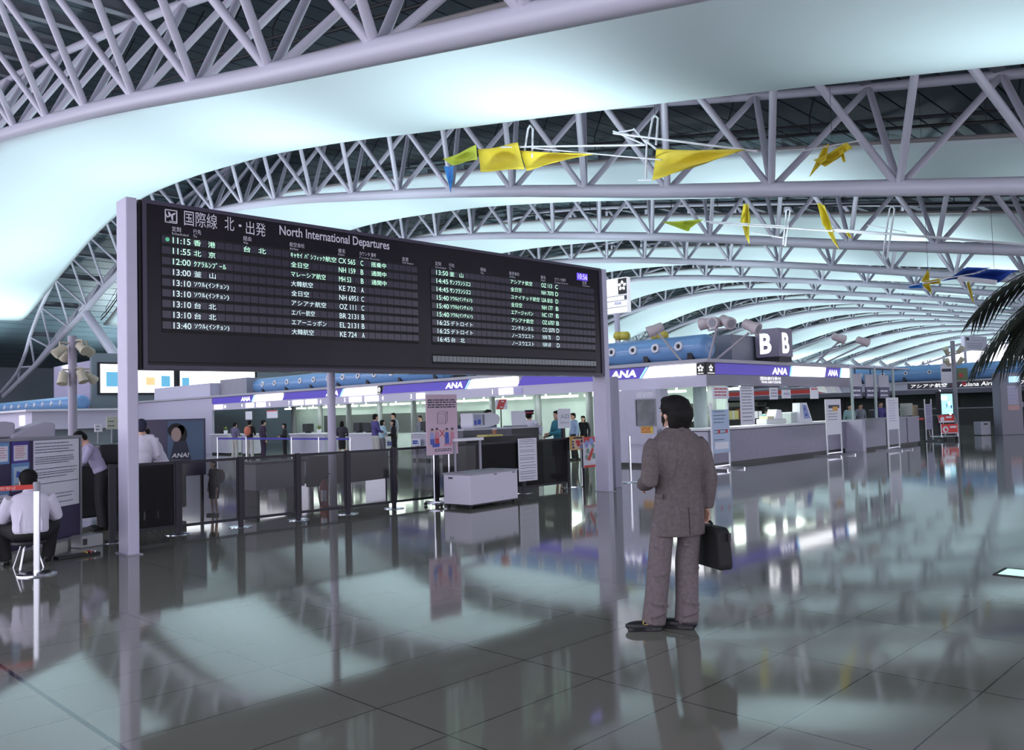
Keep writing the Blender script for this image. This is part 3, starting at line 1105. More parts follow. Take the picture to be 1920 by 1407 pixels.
def fband(x0, x1, mt, nm, sl0=0.0, sl1=0.0, z0=2.5, z1=2.8):
    m = MB()
    m.prism([(x0 - ox, -0.02, z0), (x1 - ox, -0.02, z0), (x1 + sl1 - ox, -0.02, z1), (x0 + sl0 - ox, -0.02, z1)], (0, 0.06, 0))
    return m.build(nm, mt, isl)


CYAN = mat('lit pale blue stripe', (0.3, 0.6, 0.9), 0.4, emit=(0.25, 0.65, 1.0), estr=0.9)
seg = [(40.6, 36.5, 'v'), (36.5, 33.8, 'w'), (33.8, 29.15, 'v'), (29.15, 26.66, 'w'), (26.66, 26.42, 's'), (26.42, 21.5, 'v'), (21.5, 19.05, 'w'), (19.05, 14.1, 'v'), (14.1, 12.32, 'w'), (12.32, 12.05, 's')]
UY, UXX = Vector((0, -1, 0)), Vector((1, 0, 0))


def star(mb, c, u, v, r):
    """five loose petals in a ring"""
    c, u, v = Vector(c), Vector(u), Vector(v)
    for k in range(5):
        q = PI / 2 + k * 2 * PI / 5
        d, e = u * math.cos(q) + v * math.sin(q), -u * math.sin(q) + v * math.cos(q)
        p = c + d * r * 0.62
        mb.add([p + d * r * 0.4, p + e * r * 0.3 + d * r * 0.02, p - d * r * 0.3 + e * r * 0.1, p - d * r * 0.34 - e * r * 0.16, p - e * r * 0.34 + d * r * 0.06], [(0, 1, 2, 3, 4)])


for a, b, k in seg:
    if k == 'v':
        o = band(b, a, NAVY, 'violet_panel', -0.24 if b > 12.5 else 0, 0 if a > 40 else -0.24)
        m = MB()
        text(m, 'ANA', (-0.03, b + 1.12 - oy, 2.535), UY, FV, 0.92, 0.205, 0.25, 0.035)
        m.build('lettering', LITTEXT, o)
        m = MB()
        m.prism([(-0.024, b + 0.03 - oy, 2.49), (-0.024, b + 0.10 - oy, 2.49), (-0.024, b - 0.14 - oy, 2.79), (-0.024, b - 0.21 - oy, 2.79)], (-0.004, 0, 0))
        m.build('pale_stripe', CYAN, o)
    elif k == 'w':
        band(b, a, LITWHITE, 'white_panel', 0 if b < 12.5 else 0, -0.24)
    else:
        o = band(b, a, BLACK, 'star_panel')
        m = MB()
        star(m, (-0.03, (a + b) / 2 - oy, 2.66), UY, FV, 0.1)
        m.quad((-0.03, a - 0.05 - oy, 2.515), (-0.03, b + 0.05 - oy, 2.515), (-0.03, b + 0.05 - oy, 2.53), (-0.03, a - 0.05 - oy, 2.53))
        m.build('star_emblem', LITTEXT, o)
fseg = [(FX, 20.0, 's'), (20.0, 24.4, 'v'), (24.4, 26.75, 'w'), (26.75, 28.0, 'v'), (28.0, 28.68, 'w'), (28.68, XB, 's')]
for a, b, k in fseg:
    if k == 'v':
        o = fband(a, b, NAVY, 'violet_panel', 0 if a < 21 else 0.12, 0.12)
        m = MB()
        w = 0.95 if a < 21 else 0.75
        text(m, 'ANA', (b - w - 0.28 - ox, -0.03, 2.54), UXX, FV, w, 0.2, 0.25, 0.035)
        m.build('lettering', LITTEXT, o)
        m = MB()
        m.prism([(b - 0.13 - ox, -0.024, 2.5), (b - 0.03 - ox, -0.024, 2.5), (b + 0.09 - ox, -0.024, 2.8), (b - 0.01 - ox, -0.024, 2.8)], (0, -0.004, 0))
        m.build('pale_stripe', CYAN, o)
    elif k == 'w':
        fband(a, b, LITWHITE, 'white_panel', 0.12, 0.12 if a < 26 else 0)
    else:
        o = fband(a, b, BLACK, 'star_panel')
        m = MB()
        star(m, ((a + b) / 2 - ox, -0.03, 2.66), UXX, FV, 0.1)
        m.quad((a + 0.05 - ox, -0.03, 2.52), (b - 0.05 - ox, -0.03, 2.52), (b - 0.05 - ox, -0.03, 2.535), (a + 0.05 - ox, -0.03, 2.535))
        m.build('star_emblem', LITTEXT, o)
m = MB()
text(m, '団体旅行受付', (22.45 - ox, -0.03, 2.36), UXX, FV, 1.25, 0.1)
text(m, 'TRAVEL AGENT COUNTER', (22.5 - ox, -0.03, 2.27), UXX, FV, 1.2, 0.065)
m.build('fascia_lettering', LITTEXT, isl)
# numbered lit plates above the desks
for n, y in (('1', 20.16), ('3', 24.54), ('5', 28.86), ('4', 26.3), ('7', 33.21), ('6', 30.65), ('9', 37.5), ('8', 34.9), ('10', 39.25)):
    m = MB()
    text(m, n, (-0.012, y + 0.1 - oy, 2.25), UY, FV, None, 0.16)
    m.build('desk_number', LITTEXT, isl)
for a, b in ((19.93, 19.28), (24.28, 23.79), (28.6, 27.75), (27.53, 26.62), (32.94, 32.06), (31.89, 30.97), (37.18, 36.41), (36.16, 35.32), (40.43, 39.52)):
    m = MB()
    m.box(-0.02, 0.0, b - oy, a - oy, 2.23, 2.43)
    m.build('lit_plate', LITWHITE, isl)
m = MB()
m.box(-0.02, 0.0, 18.85 - oy, 19.2 - oy, 2.23, 2.43)
m.build('dim_plate', mat('pale violet plate', (0.5, 0.45, 0.75), 0.4), isl)
# end wall beyond the desks and roof box
m = MB()
m.box(0, 0.12, YE - oy, 52 - oy, 0, 2.8)
m.build('end_wall', canm, isl)
m = MB()
m.box(0.3, 3.2, 41.5 - oy, 48.5 - oy, 2.9, 3.6)
m.build('roof_box', canm, isl)
m = MB()
m.box(0.8, 3.4, 38.6 - oy, 41.4 - oy, 2.9, 3.75)
m.build('plant_box', GREY, isl)
# back partition, columns under the roof, tube lights
m = MB()
m.box(4.6, 4.75, 14.2 - oy, YE - oy, 0, 2.45)
m.build('back_partition', mat('grey green partition', (0.42, 0.48, 0.48), 0.6, noise=(1.5, 0.06)), isl)
m = MB()
m.box(4.50, 4.59, 25.5 - oy, 37.5 - oy, 0.9, 1.75)
m.build('dark_equipment_bay', mat('dark grey bay', (0.06, 0.065, 0.07), 0.5), isl)
for i in range(11):
    y = 13.9 + 2.45 * i
    m = MB()
    m.tube([(3.3, y - oy, 0), (3.3, y - oy, 2.45)], 0.13, 12)
    m.build('column', mat('dark round column', (0.13, 0.135, 0.15), 0.5), isl, 60)
m = MB()
m.tube([(1.35, 13.1 - oy, 0), (1.35, 13.1 - oy, 2.45)], 0.2, 16)
m.build('column', mat('pale green column', (0.42, 0.5, 0.5), 0.5), isl, 60)
for i in range(12):
    y = 12.9 + 2.3 * i
    m = MB()
    m.box(3.75, 3.9, y - oy, y + 1.9 - oy, 2.13, 2.2)
    m.box(3.8, 3.84, y + 0.3 - oy, y + 0.34 - oy, 2.2, 2.45)
    m.box(3.8, 3.84, y + 1.5 - oy, y + 1.54 - oy, 2.2, 2.45)
    m.build('tube_light', TUBELAMP, isl)
for x in (21.5, 24, 26.5):
    m = MB()
    m.box(x - ox, x + 1.8 - ox, 0.6, 0.75, 2.38, 2.43)
    m.build('tube_light', TUBELAMP, isl)
for y in (15, 20, 25, 30, 35):
    add_light('tube_light_glow', 'AREA', (FX + 2.6, y, 2.34), 75, (0.86, 1, 0.9), (FX + 2.6, y, 0), shape='RECTANGLE', size=0.2, size_y=3.0)
for x in (22.5, 26.0):
    add_light('tube_light_glow', 'AREA', (x, FY + 1.2, 2.34), 30, (0.86, 1, 0.9), (x, FY + 1.2, 0), shape='RECTANGLE', size=2.5, size_y=0.3)
# blue pipe with air nozzles on the roof
BLUE = mat('sky blue painted duct', (0.17, 0.33, 0.60), 0.3)


def air_pipe(x, y0, y1, zc_, r, label, step, root=None, last=None):
    t = thing('air_duct', label, 'air duct', (x, y0, 0), 0, 'blue air ducts on the island roofs')
    m = MB()
    n = 24
    m.lathe([(0.001, 0), (r * 0.6, -0.06 + 0.0), (r * 0.95, 0.02), (r, 0.12), (r, y1 - y0)], (0, 0, zc_), n, (0, 1, 0))
    m.build('pipe', BLUE, t, 50)
    m = MB()
    m.tube([(-r - 0.004, 0.3, zc_ + 0.12 * r), (-r - 0.004, y1 - y0, zc_ + 0.12 * r)], 0.012, 5)
    m.build('seam', mat('pale seam strip', (0.5, 0.62, 0.85), 0.4), t)
    y = 0.75
    pr = None
    while y < y1 - y0 - 0.3:
        if pr is None:
            m = MB()
            m.lathe([(0.06, 0.03), (0.075, 0.06), (0.13, 0.05), (0.145, 0.0), (0.12, -0.06)], (0, 0, 0), 16, (-1, 0, 0.1))
            pr = m.build('nozzle', WHITE, t, 50)
            m = MB()
            m.ell((0.0, 0, 0), (0.03, 0.075, 0.075), 12, 8)
            pc = m.build('nozzle_core', BLACK, pr, 60)
            pr.location = (-r * 1.0, y, zc_ + 0.05)
        else:
            c = pr.copy()
            COL.objects.link(c)
            c.parent = t
            c.location = (-r * 1.0, y, zc_ + 0.05)
            d = pc.copy()
            COL.objects.link(d)
            d.parent = c
        y += step
    k = 0
    y = 0.35
    while y < y1 - y0:
        m = MB()
        m.prism([(-r * 0.9, y, 2.91), (r * 0.9, y, 2.91), (r * 0.9, y, zc_ - r * 0.35), (r * 0.5, y, zc_ - r * 0.86), (-r * 0.5, y, zc_ - r * 0.86), (-r * 0.9, y, zc_ - r * 0.35)], (0, 0.16, 0))
        m.build('saddle', DARK, t)
        y += step * 1.9
    return t


air_pipe(20.75, 12.65, 22.6, 3.32, 0.37, 'blue air duct with white nozzles on the corner of the island roof', 0.8)
air_pipe(21.05, 24.2, 40.4, 3.32, 0.37, 'blue air duct on the island roof seen under the departure board', 1.15)
# box behind the duct end and the letter cube
o = MB().box(21.9, 23.6, 12.6, 13.4, 2.92, 3.72).build('plant_cabinet', mat('grey blue cabinet', (0.2, 0.21, 0.27), 0.5))
tag(o, 'grey roof cabinet between the blue duct end and the letter B cube', 'cabinet')
o = MB().box(23.3, 24.1, 12.75, 13.5, 2.92, 3.7).build('plant_cabinet', mat('dark grey cabinet', (0.10, 0.095, 0.12), 0.5))
tag(o, 'dark roof cabinet just left of the letter B cube', 'cabinet')
# letter cube: traced against its distance
bxw = [on_y(1466, 640, 11.75)[0], on_y(1490, 640, 11.75)[0]]
cubx, cuby = 23.15, 11.75
yl = on_x(1416, 640, cubx)[0]
cube = thing('letter_cube', 'grey sign cube with a lit white letter B on each face on the island roof', 'sign', (cubx, cuby, 0))
zt, zb0 = on_x(1466, 614, cubx)[1], on_x(1466, 668, cubx)[1]
cw, cl = 0.85, yl - cuby
m = MB()
m.box(0, cw, 0, cl, zb0, zt)
m.build('casing', mat('violet grey sign casing', (0.24, 0.21, 0.30), 0.45), cube, bevel=0.01)
m = MB()
m.box(0.03, cw - 0.03, 0.4, cl - 0.03, 2.91, zb0)
m.box(0.03, cw - 0.03, 0.03, 0.4, 2.91, zb0)
m.build('plinth', DARK, cube)
m = MB()
text(m, 'B', (-0.01, cl * 0.80, zb0 + 0.12 * (zt - zb0)), UY, FV, cl * 0.48, (zt - zb0) * 0.72, 0, 0.03)
m.build('letter', LITTEXT, cube)
m = MB()
text(m, 'B', (cw * 0.22, -0.01, zb0 + 0.12 * (zt - zb0)), UXX, FV, cw * 0.5, (zt - zb0) * 0.72, 0, 0.03)
m.build('letter', LITTEXT, cube)

# ------------------------------------------------------------------ desks
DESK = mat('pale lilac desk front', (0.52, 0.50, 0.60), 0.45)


def desk(x, y0, y1, label, h=1.0, dep=0.75):
    t = thing('check_in_desk', label, 'check-in desk', (x, y0, 0), 0, 'check-in desks of the long island')
    w = y1 - y0
    m = MB()
    m.box(0.05, dep, 0.02, w - 0.02, 0.08, h - 0.05)
    m.build('desk_body', DESK, t)
    m = MB()
    m.box(0.0, dep + 0.05, 0, w, h - 0.05, h)
    m.build('desk_top', WHITE, t, bevel=0.008)
    m = MB()
    m.box(0.1, dep - 0.05, 0.05, w - 0.05, 0, 0.08)
    m.build('plinth', BLACK, t)
    return t


def yat(u, X=19.0, v=830):
    return on_x(u, v, X)[0]


dl = [(393, 426, 'first check-in desk at the far left end of the lit sign band'), (452, 470, 'narrow desk behind the queue, second from the far left end'), (541, 607, 'pale check-in desk left of the white column pole'),
      (651, 702, 'pale check-in desk beside the man in the violet shirt'), (770, 812, 'pale check-in desk behind the pink no-eating poster stand'), (840, 872, 'pale check-in desk behind the white monitor')]
for u0, u1, lab in dl:
    desk(19.0, yat(u1), yat(u0), lab)
RL = on_x(1241, 800, FX)[0] - FY - 0.03
# front counter facing the hall and its corner return
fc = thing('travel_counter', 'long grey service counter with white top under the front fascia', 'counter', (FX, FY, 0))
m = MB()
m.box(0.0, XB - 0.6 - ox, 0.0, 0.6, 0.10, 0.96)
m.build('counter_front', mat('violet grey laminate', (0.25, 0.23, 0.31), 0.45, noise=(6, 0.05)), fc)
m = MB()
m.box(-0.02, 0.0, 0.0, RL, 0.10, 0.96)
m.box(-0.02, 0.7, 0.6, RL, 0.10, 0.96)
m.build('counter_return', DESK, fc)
m = MB()
m.box(-0.06, XB - 0.6 - ox, -0.06, 0.7, 0.985, 1.05)
m.box(-0.06, 0.8, 0.7, RL, 0.985, 1.05)
m.build('counter_top', WHITE, fc, bevel=0.01)
m = MB()
m.box(0.02, XB - 0.62 - ox, 0.02, 0.58, 0.955, 0.99)
m.build('shadow_gap', BLACK, fc)
m = MB()
m.box(0.05, XB - 0.65 - ox, 0.06, 0.55, 0, 0.10)
m.box(0.05, 0.6, 0.55, RL - 0.05, 0, 0.10)
m.build('plinth', BLACK, fc)
# grey information cabinet with a dark screen at the island corner
kx = FX
ya, yb = on_x(1186, 800, kx)[0], on_x(1241, 800, kx)[0]
kc = thing('screen_cabinet', 'tall grey cabinet with a dark screen and yellow notice behind the man', 'cabinet', (kx - 0.25, 0, 0))
m = MB()
m.box(0.0, 0.6, yb, ya, 0.62, 2.16)
m.box(0.04, 0.6, yb, ya + 0.95, 0.1, 0.62)
m.build('casing', LILAC, kc)
m = MB()
m.box(0.12, 0.6, ya, ya + 0.5, 0.62, 2.16)
m.build('side_panel', LILAC, kc)
m = MB()
m.box(0.06, 0.58, yb + 0.02, ya + 0.9, 0, 0.1)
m.build('plinth', BLACK, kc)


def onk(u, v):
    y, z = on_x(u, v, kx - 0.25)
    return y, z


y0, z1 = onk(1194, 751)
y1, z0 = onk(1230, 797)
m = MB()
m.box(-0.03, 0.0, y1, y0, z0, z1)
sc = m.build('screen', mat('dark screen glass', (0.07, 0.075, 0.09), 0.15, noise=(3, 0.5)), kc)
m = MB()
for b in ((y1 - 0.03, y1, z0 - 0.03, z1 + 0.03), (y0, y0 + 0.03, z0 - 0.03, z1 + 0.03), (y1, y0, z0 - 0.03, z0), (y1, y0, z1, z1 + 0.03)):
    m.box(-0.05, 0.0, *b)
m.build('bezel', mat('grey bezel', (0.2, 0.19, 0.23), 0.4), sc)
m = MB()
lines(m, (-0.006, y0 + 0.0, z1 + 0.08), UY, FV, y0 - y1, (0.0, 0.05, 0.1), 0.028, 4)
m.build('small_lettering', WHITE, kc)
y0, z1 = onk(1202, 800)
y1, z0 = onk(1225, 813)
m = MB()
m.box(-0.008, 0.0, y1, y0, z0, z1)
nt_ = m.build('yellow_notice', YELLOW, kc)
m = MB()
lines(m, (-0.012, y0 - 0.01, z0), UY, FV, (y0 - y1) * 0.9, ((z1 - z0) * 0.12, (z1 - z0) * 0.42, (z1 - z0) * 0.7), (z1 - z0) * 0.16, 9)
m.build('print', INKRED, nt_)
# slim grey column behind the right board post
o = MB().box(13.85, 14.05, 10.75, 11.0, 0, 2.3).build('gate_column', mat('dark lilac column', (0.3, 0.28, 0.38), 0.45), bevel=0.01)
tag(o, 'slim grey column standing just behind the right board post', 'column')
# ------------------------------------------------------------------ barrier fence of smoked glass panels
smoke = bpy.data.materials.new('smoked glass')
smoke.use_nodes = True
nt = smoke.node_tree
b_ = nt.nodes['Principled BSDF']
b_.inputs['Base Color'].default_value = (0.012, 0.012, 0.014, 1)
b_.inputs['Roughness'].default_value = 0.08
b_.inputs['Alpha'].default_value = 0.42
clear = bpy.data.materials.new('clear glass')
clear.use_nodes = True
b_ = clear.node_tree.nodes['Principled BSDF']
b_.inputs['Base Color'].default_value = (0.5, 0.6, 0.6, 1)
b_.inputs['Roughness'].default_value = 0.05
b_.inputs['Alpha'].default_value = 0.15
mesh_ = bpy.data.materials.new('dark mesh infill')
mesh_.use_nodes = True
b_ = mesh_.node_tree.nodes['Principled BSDF']
b_.inputs['Base Color'].default_value = (0.012, 0.011, 0.013, 1)
b_.inputs['Alpha'].default_value = 0.85
b_.inputs['Specular IOR Level'].default_value = 0.15
FENCE = mat('dark violet fence metal', (0.022, 0.018, 0.027), 0.45, spec=0.3)
fx = [4.32, 5.22, 6.17, 7.13, 8.05, 8.98, 9.93, 10.95, 12.12, 13.45]
whr = ['just right of the left board post', 'in front of the child in the black dress', 'with floor reflections behind it', 'in front of the fire extinguisher', 'in front of the grey bench', 'beside the pink poster stand',
       'behind the white cabinet on castors', 'carrying the white notice sheet', 'in front of the woman in the teal uniform']


def fy(x):
    return 11.98 - (x - 5) * 0.035


for i, x in enumerate(fx):
    p = thing('barrier_post', 'dark fence post on a round foot, %s' % (['half hidden by the left board post', 'left of the child in the black dress', 'right of the child in the black dress', 'left of the fire extinguisher', 'right of the fire extinguisher',
              'right of the grey bench', 'behind the pink poster stand', 'behind the white cabinet on castors', 'beside the white notice sheet', 'under the small orange poster'][i]), 'barrier post', (x, fy(x), 0), 0, 'dark barrier posts')
    MB().box(-0.035, 0.035, -0.02, 0.02, 0.02, 1.06).build('shaft', FENCE, p)
    MB().lathe([(0.001, 0.022), (0.06, 0.022), (0.17, 0.012), (0.175, 0.0)], (0, 0, 0), 24).build('foot', CHROME, p, 50)
for i, (a, b) in enumerate(zip(fx, fx[1:])):
    t = thing('glass_barrier', 'dark framed barrier panel %s' % whr[i], 'barrier panel', (a, fy(a), 0), math.atan2(fy(b) - fy(a), b - a), 'dark barrier panels')
    w = math.hypot(b - a, fy(b) - fy(a))
    m = MB()
    m.box(0.037, w - 0.037, -0.012, 0.012, 1.01, 1.05)
    m.box(0.037, w - 0.037, -0.012, 0.012, 0.10, 0.14)
    m.box(0.037, 0.06, -0.012, 0.012, 0.14, 1.01)
    m.box(w - 0.06, w - 0.037, -0.012, 0.012, 0.14, 1.01)
    m.build('frame', FENCE, t)
    MB().box(0.06, w - 0.06, -0.003, 0.003, 0.14, 1.01).build('infill', mesh_ if i in (0, 7, 8) else smoke, t)


# ------------------------------------------------------------------ sheets and posters fixed to upright planes
def sheet(name, label, cat, p0, d, w, z0, z1, mt, th=0.006, parent=None, group=None):
    """flat board: p0 = left bottom corner seen from the hall, d = direction to the right"""
    t = thing(name, label, cat, (p0[0], p0[1], 0), math.atan2(d[1], d[0]), group)
    m = MB()
    m.box(0, w, 0, th, z0, z1)
    m.build('board', mt, t)
    return t


def printed(t, w, z0, z1, rows, mt=None, margin=0.08, h=0.012, seed=1, name='print', y=-0.003, fill=0.85):
    m = MB()
    lines(m, (w * margin, y, 0), (1, 0, 0), (0, 0, 1), w * (1 - 2 * margin), [z0 + (z1 - z0) * r for r in rows], h, seed, fill)
    return m.build(name, mt or INK, t)


def flat(t, shapes, mt, name, y=-0.004):
    m = MB()
    for pts in shapes:
        m.add([(p[0], y, p[1]) for p in pts], [tuple(range(len(pts)))])
    return m.build(name, mt, t)


def ringpts(c, rx, rz, n=14):
    return [(c[0] + rx * math.cos(2 * PI * i / n), c[1] + rz * math.sin(2 * PI * i / n)) for i in range(n)]


t = sheet('notice_sheet', 'long curling white notice sheet hung on the dark barrier', 'notice', (11.95, fy(11.95) - 0.05), (1, -0.035), 0.52, 0.24, 1.09, PAPER)
printed(t, 0.52, 0.24, 1.09, (0.96, 0.92, 0.87, 0.8, 0.72, 0.68, 0.6, 0.54, 0.5, 0.43, 0.36, 0.3, 0.22, 0.17, 0.1, 0.05), None, 0.07, 0.009, 3)

# pink poster on a wheeled stand
ps = thing('poster_stand', 'pink poster with a cube drawing and a red cross on a wheeled stand', 'poster stand', (9.42, 11.44, 0), 0)
m = MB()
m.box(0, 0.72, 0, 0.02, 0.90, 1.97)
m.build('poster', mat('pink poster paper', (0.62, 0.45, 0.55), 0.55), ps)
m = MB()
for r, z in ((1, 1.86), (2, 1.82), (3, 1.775), (4, 1.735)):
    lines(m, (0.03, -0.003, z), (1, 0, 0), (0, 0, 1), 0.66, (0,), 0.024, r, 0.98)
lines(m, (0.17, -0.003, 0.96), (1, 0, 0), (0, 0, 1), 0.4, (0.03, 0), 0.016, 5, 0.98)
for a, b in (((0.25, 1.45), (0.25, 1.62)), ((0.25, 1.62), (0.44, 1.62)), ((0.44, 1.62), (0.44, 1.45)), ((0.44, 1.45), (0.25, 1.45)), ((0.25, 1.62), (0.29, 1.66)), ((0.29, 1.66), (0.49, 1.66)), ((0.49, 1.66), (0.44, 1.62)), ((0.49, 1.66), (0.48, 1.5)), ((0.48, 1.5), (0.44, 1.45))):
    m.bar((a[0], -0.002, a[1]), (b[0], -0.002, b[1]), 0.004, 0.007, (0, 1, 0))
for z in (1.48, 1.52, 1.56):
    m.bar((0.27, -0.002, z), (0.41, -0.002, z), 0.003, 0.006, (0, 1, 0))
m.build('printing', INK, ps)


def cartoon(t, x, z, s, cb, cl, nm):
    flat(t, [ringpts((x, z + 0.10 * s), 0.03 * s, 0.035 * s)], mat('printed flesh', (0.6, 0.4, 0.35), 0.6), nm + '_face', -0.006)
    flat(t, [ringpts((x, z + 0.125 * s), 0.033 * s, 0.022 * s)], INK, nm + '_hair', -0.008)
    flat(t, [[(x - 0.05 * s, z - 0.06 * s), (x + 0.05 * s, z - 0.06 * s), (x + 0.045 * s, z + 0.06 * s), (x - 0.045 * s, z + 0.06 * s)]], cb, nm + '_top', -0.006)
    flat(t, [[(x - 0.05 * s, z - 0.17 * s), (x - 0.005 * s, z - 0.17 * s), (x - 0.005 * s, z - 0.06 * s), (x - 0.05 * s, z - 0.06 * s)], [(x + 0.005 * s, z - 0.17 * s), (x + 0.05 * s, z - 0.17 * s), (x + 0.05 * s, z - 0.06 * s), (x + 0.005 * s, z - 0.06 * s)]], cl, nm + '_legs', -0.006)


PV = mat('printed pale blue', (0.3, 0.35, 0.65), 0.6)
PR = mat('printed rose', (0.6, 0.25, 0.35), 0.6)
for x, z, cb, cl in ((0.12, 1.24, PV, INKBLUE), (0.23, 1.25, PR, INKRED), (0.46, 1.24, INKBLUE, INKBLUE), (0.59, 1.24, PR, PR)):
    cartoon(ps, x, z, 0.9, cb, cl, 'drawn_figure')
flat(ps, [[(0.12, 1.04), (0.28, 1.04), (0.29, 1.11), (0.12, 1.11)]], INKBLUE, 'drawn_case')
flat(ps, [[(0.39, 1.05), (0.57, 1.05), (0.57, 1.1), (0.39, 1.1)]], PR, 'drawn_case')
m = MB()
m.bar((0.29, -0.009, 1.22), (0.40, -0.009, 1.34), 0.003, 0.016, (0, 1, 0))
m.bar((0.29, -0.009, 1.34), (0.40, -0.009, 1.22), 0.003, 0.016, (0, 1, 0))
m.build('red_cross', mat('printed red', (0.7, 0.03, 0.04), 0.6), ps)
m = MB()
for x in (0.17, 0.52):
    m.tube([(x, 0.035, 0.07), (x, 0.035, 1.9)], 0.016, 10)
m.build('stand_poles', CHROME, ps, 60)
m = MB()
m.bar((-0.02, -0.02, 0.075), (0.72, 0.1, 0.075), 0.035, 0.025)
m.bar((0.17, -0.15, 0.075), (0.17, 0.28, 0.075), 0.035, 0.025)
m.bar((0.52, -0.15, 0.075), (0.52, 0.28, 0.075), 0.035, 0.025)
m.build('stand_base', CHROME, ps)
for x, y in ((0.17, -0.15), (0.17, 0.28), (0.52, -0.15), (0.52, 0.28)):
    m = MB()
    m.lathe([(0.001, -0.02), (0.03, -0.02), (0.03, 0.02), (0.001, 0.02)], (x, y, 0.031), 14, (1, 0, 0))
    m.build('castor', BLACK, ps, 50)

# white cabinet on castors
wc = thing('wheeled_cabinet', 'low white cabinet on castors in front of the barrier', 'cabinet', (9.60, 10.55, 0), 0.09)
m = MB()
m.box(0, 1.27, 0, 0.62, 0.07, 0.57)
m.build('casing', mat('white lilac laminate', (0.62, 0.59, 0.70), 0.4), wc, bevel=0.008)
m = MB()
m.box(-0.01, 1.28, -0.01, 0.63, 0.57, 0.60)
m.build('top', GREY, wc)
m = MB()
m.box(0.62, 0.7, -0.005, 0.0, 0.54, 0.555)
m.box(1.12, 1.2, -0.005, 0.0, 0.54, 0.555)
m.box(-0.005, 0.0, 0.4, 0.5, 0.5, 0.53)
m.build('label_plate', INK, wc)
m = MB()
m.box(0.05, 1.22, 0.04, 0.58, 0.045, 0.07)
m.build('plinth', BLACK, wc)
for x, y in ((0.06, 0.05), (1.2, 0.05), (0.06, 0.57), (1.2, 0.57)):
    m = MB()
    m.lathe([(0.001, -0.015), (0.03, -0.015), (0.03, 0.015), (0.001, 0.015)], (x, y, 0.03), 12, (1, 0, 0))
    m.build('castor', BLACK, wc, 50)
# push frame behind the cabinet
tf = thing('trolley_frame', 'grey tubular trolley frame with a pale top bar behind the white cabinet', 'trolley', (10.05, 11.42, 0), 0)
m = MB()
for x in (0, 0.62):
    m.tube([(x, 0, 0.05), (x, 0, 1.12)], 0.022, 8)
m.tube([(0, 0, 0.12), (0.62, 0, 0.12)], 0.018, 8)
m.build('frame', mat('grey tube', (0.35, 0.34, 0.4), 0.35), tf)
m = MB()
m.box(-0.05, 0.67, -0.05, 0.05, 1.12, 1.17)
m.build('top_bar', WHITE, tf)
for x in (0, 0.62):
    m = MB()
    m.lathe([(0.001, -0.015), (0.03, -0.015), (0.03, 0.015), (0.001, 0.015)], (x, 0, 0.03), 12, (1, 0, 0))
    m.build('castor', BLACK, tf, 50)

# white column pole, fire extinguisher, bench
pl = thing('sign_pole', 'tall pale round pole rising in front of the grey bench to behind the board', 'pole', (8.5, 13.0, 0))
MB().tube([(0, 0, 0.02), (0, 0, 4.2)], 0.075, 16).build('shaft', LILAC, pl, 60)
MB().lathe([(0.001, 0.03), (0.16, 0.03), (0.17, 0.0)], (0, 0, 0), 20).build('foot', GREY, pl, 50)
fe = thing('fire_extinguisher', 'red fire extinguisher standing behind the barrier beside the pale pole', 'fire extinguisher', (8.25, 12.9, 0))
MB().lathe([(0.001, 0), (0.075, 0), (0.08, 0.02), (0.08, 0.40), (0.06, 0.47), (0.025, 0.50), (0.025, 0.53), (0.001, 0.53)], (0, 0, 0), 18).build('cylinder', mat('dull red', (0.30, 0.05, 0.05), 0.35), fe, 50)
MB().box(-0.082, 0.0, -0.083, -0.02, 0.15, 0.34).build('label_plate', PAPER, fe)
m = MB()
m.tube([(0.0, 0, 0.53), (0.02, 0, 0.6), (0.12, 0, 0.62)], 0.012, 6)
m.tube([(0.0, 0, 0.55), (0.1, 0, 0.57)], 0.01, 6)
m.build('lever', BLACK, fe)
MB().tube([(0, 0, 0.54), (-0.1, -0.02, 0.55), (-0.14, -0.03, 0.4), (-0.12, -0.05, 0.12), (-0.1, -0.05, 0.08)], 0.012, 8).build('hose', BLACK, fe, 60)
bn = thing('bench', 'long grey brown bench back behind the barrier', 'bench', (9.0, 14.6, 0), 0.18)
m = MB()
m.box(0, 2.3, 0, 0.10, 0.25, 0.86)
m.build('backrest', mat('grey brown vinyl', (0.085, 0.075, 0.08), 0.6), bn, bevel=0.02)
m = MB()
m.box(0, 2.3, 0.10, 0.65, 0.32, 0.46)
m.build('seat', mat('grey brown vinyl seat', (0.10, 0.09, 0.095), 0.6), bn, bevel=0.03)
for x in (0.08, 2.2):
    MB().box(x, x + 0.05, 0.02, 0.62, 0, 0.32).build('leg', CHROME, bn)
bn2 = thing('ledge_counter', 'low pale ledge behind the barrier with a dark top', 'counter', (7.75, 14.4, 0), 0.1)
MB().box(0, 1.1, 0, 0.5, 0.3, 0.78).build('front', GREY, bn2)
MB().box(-0.03, 1.13, -0.03, 0.53, 0.78, 0.82).build('top', DARK, bn2)
for x in (0.05, 1.0):
    MB().box(x, x + 0.06, 0.05, 0.45, 0, 0.3).build('leg', DARK, bn2)

# ------------------------------------------------------------------ security desk right of centre behind the barrier
YD = 13.6


def xd(u, Y=YD, v=800):
    return on_y(u, v, Y)[0]


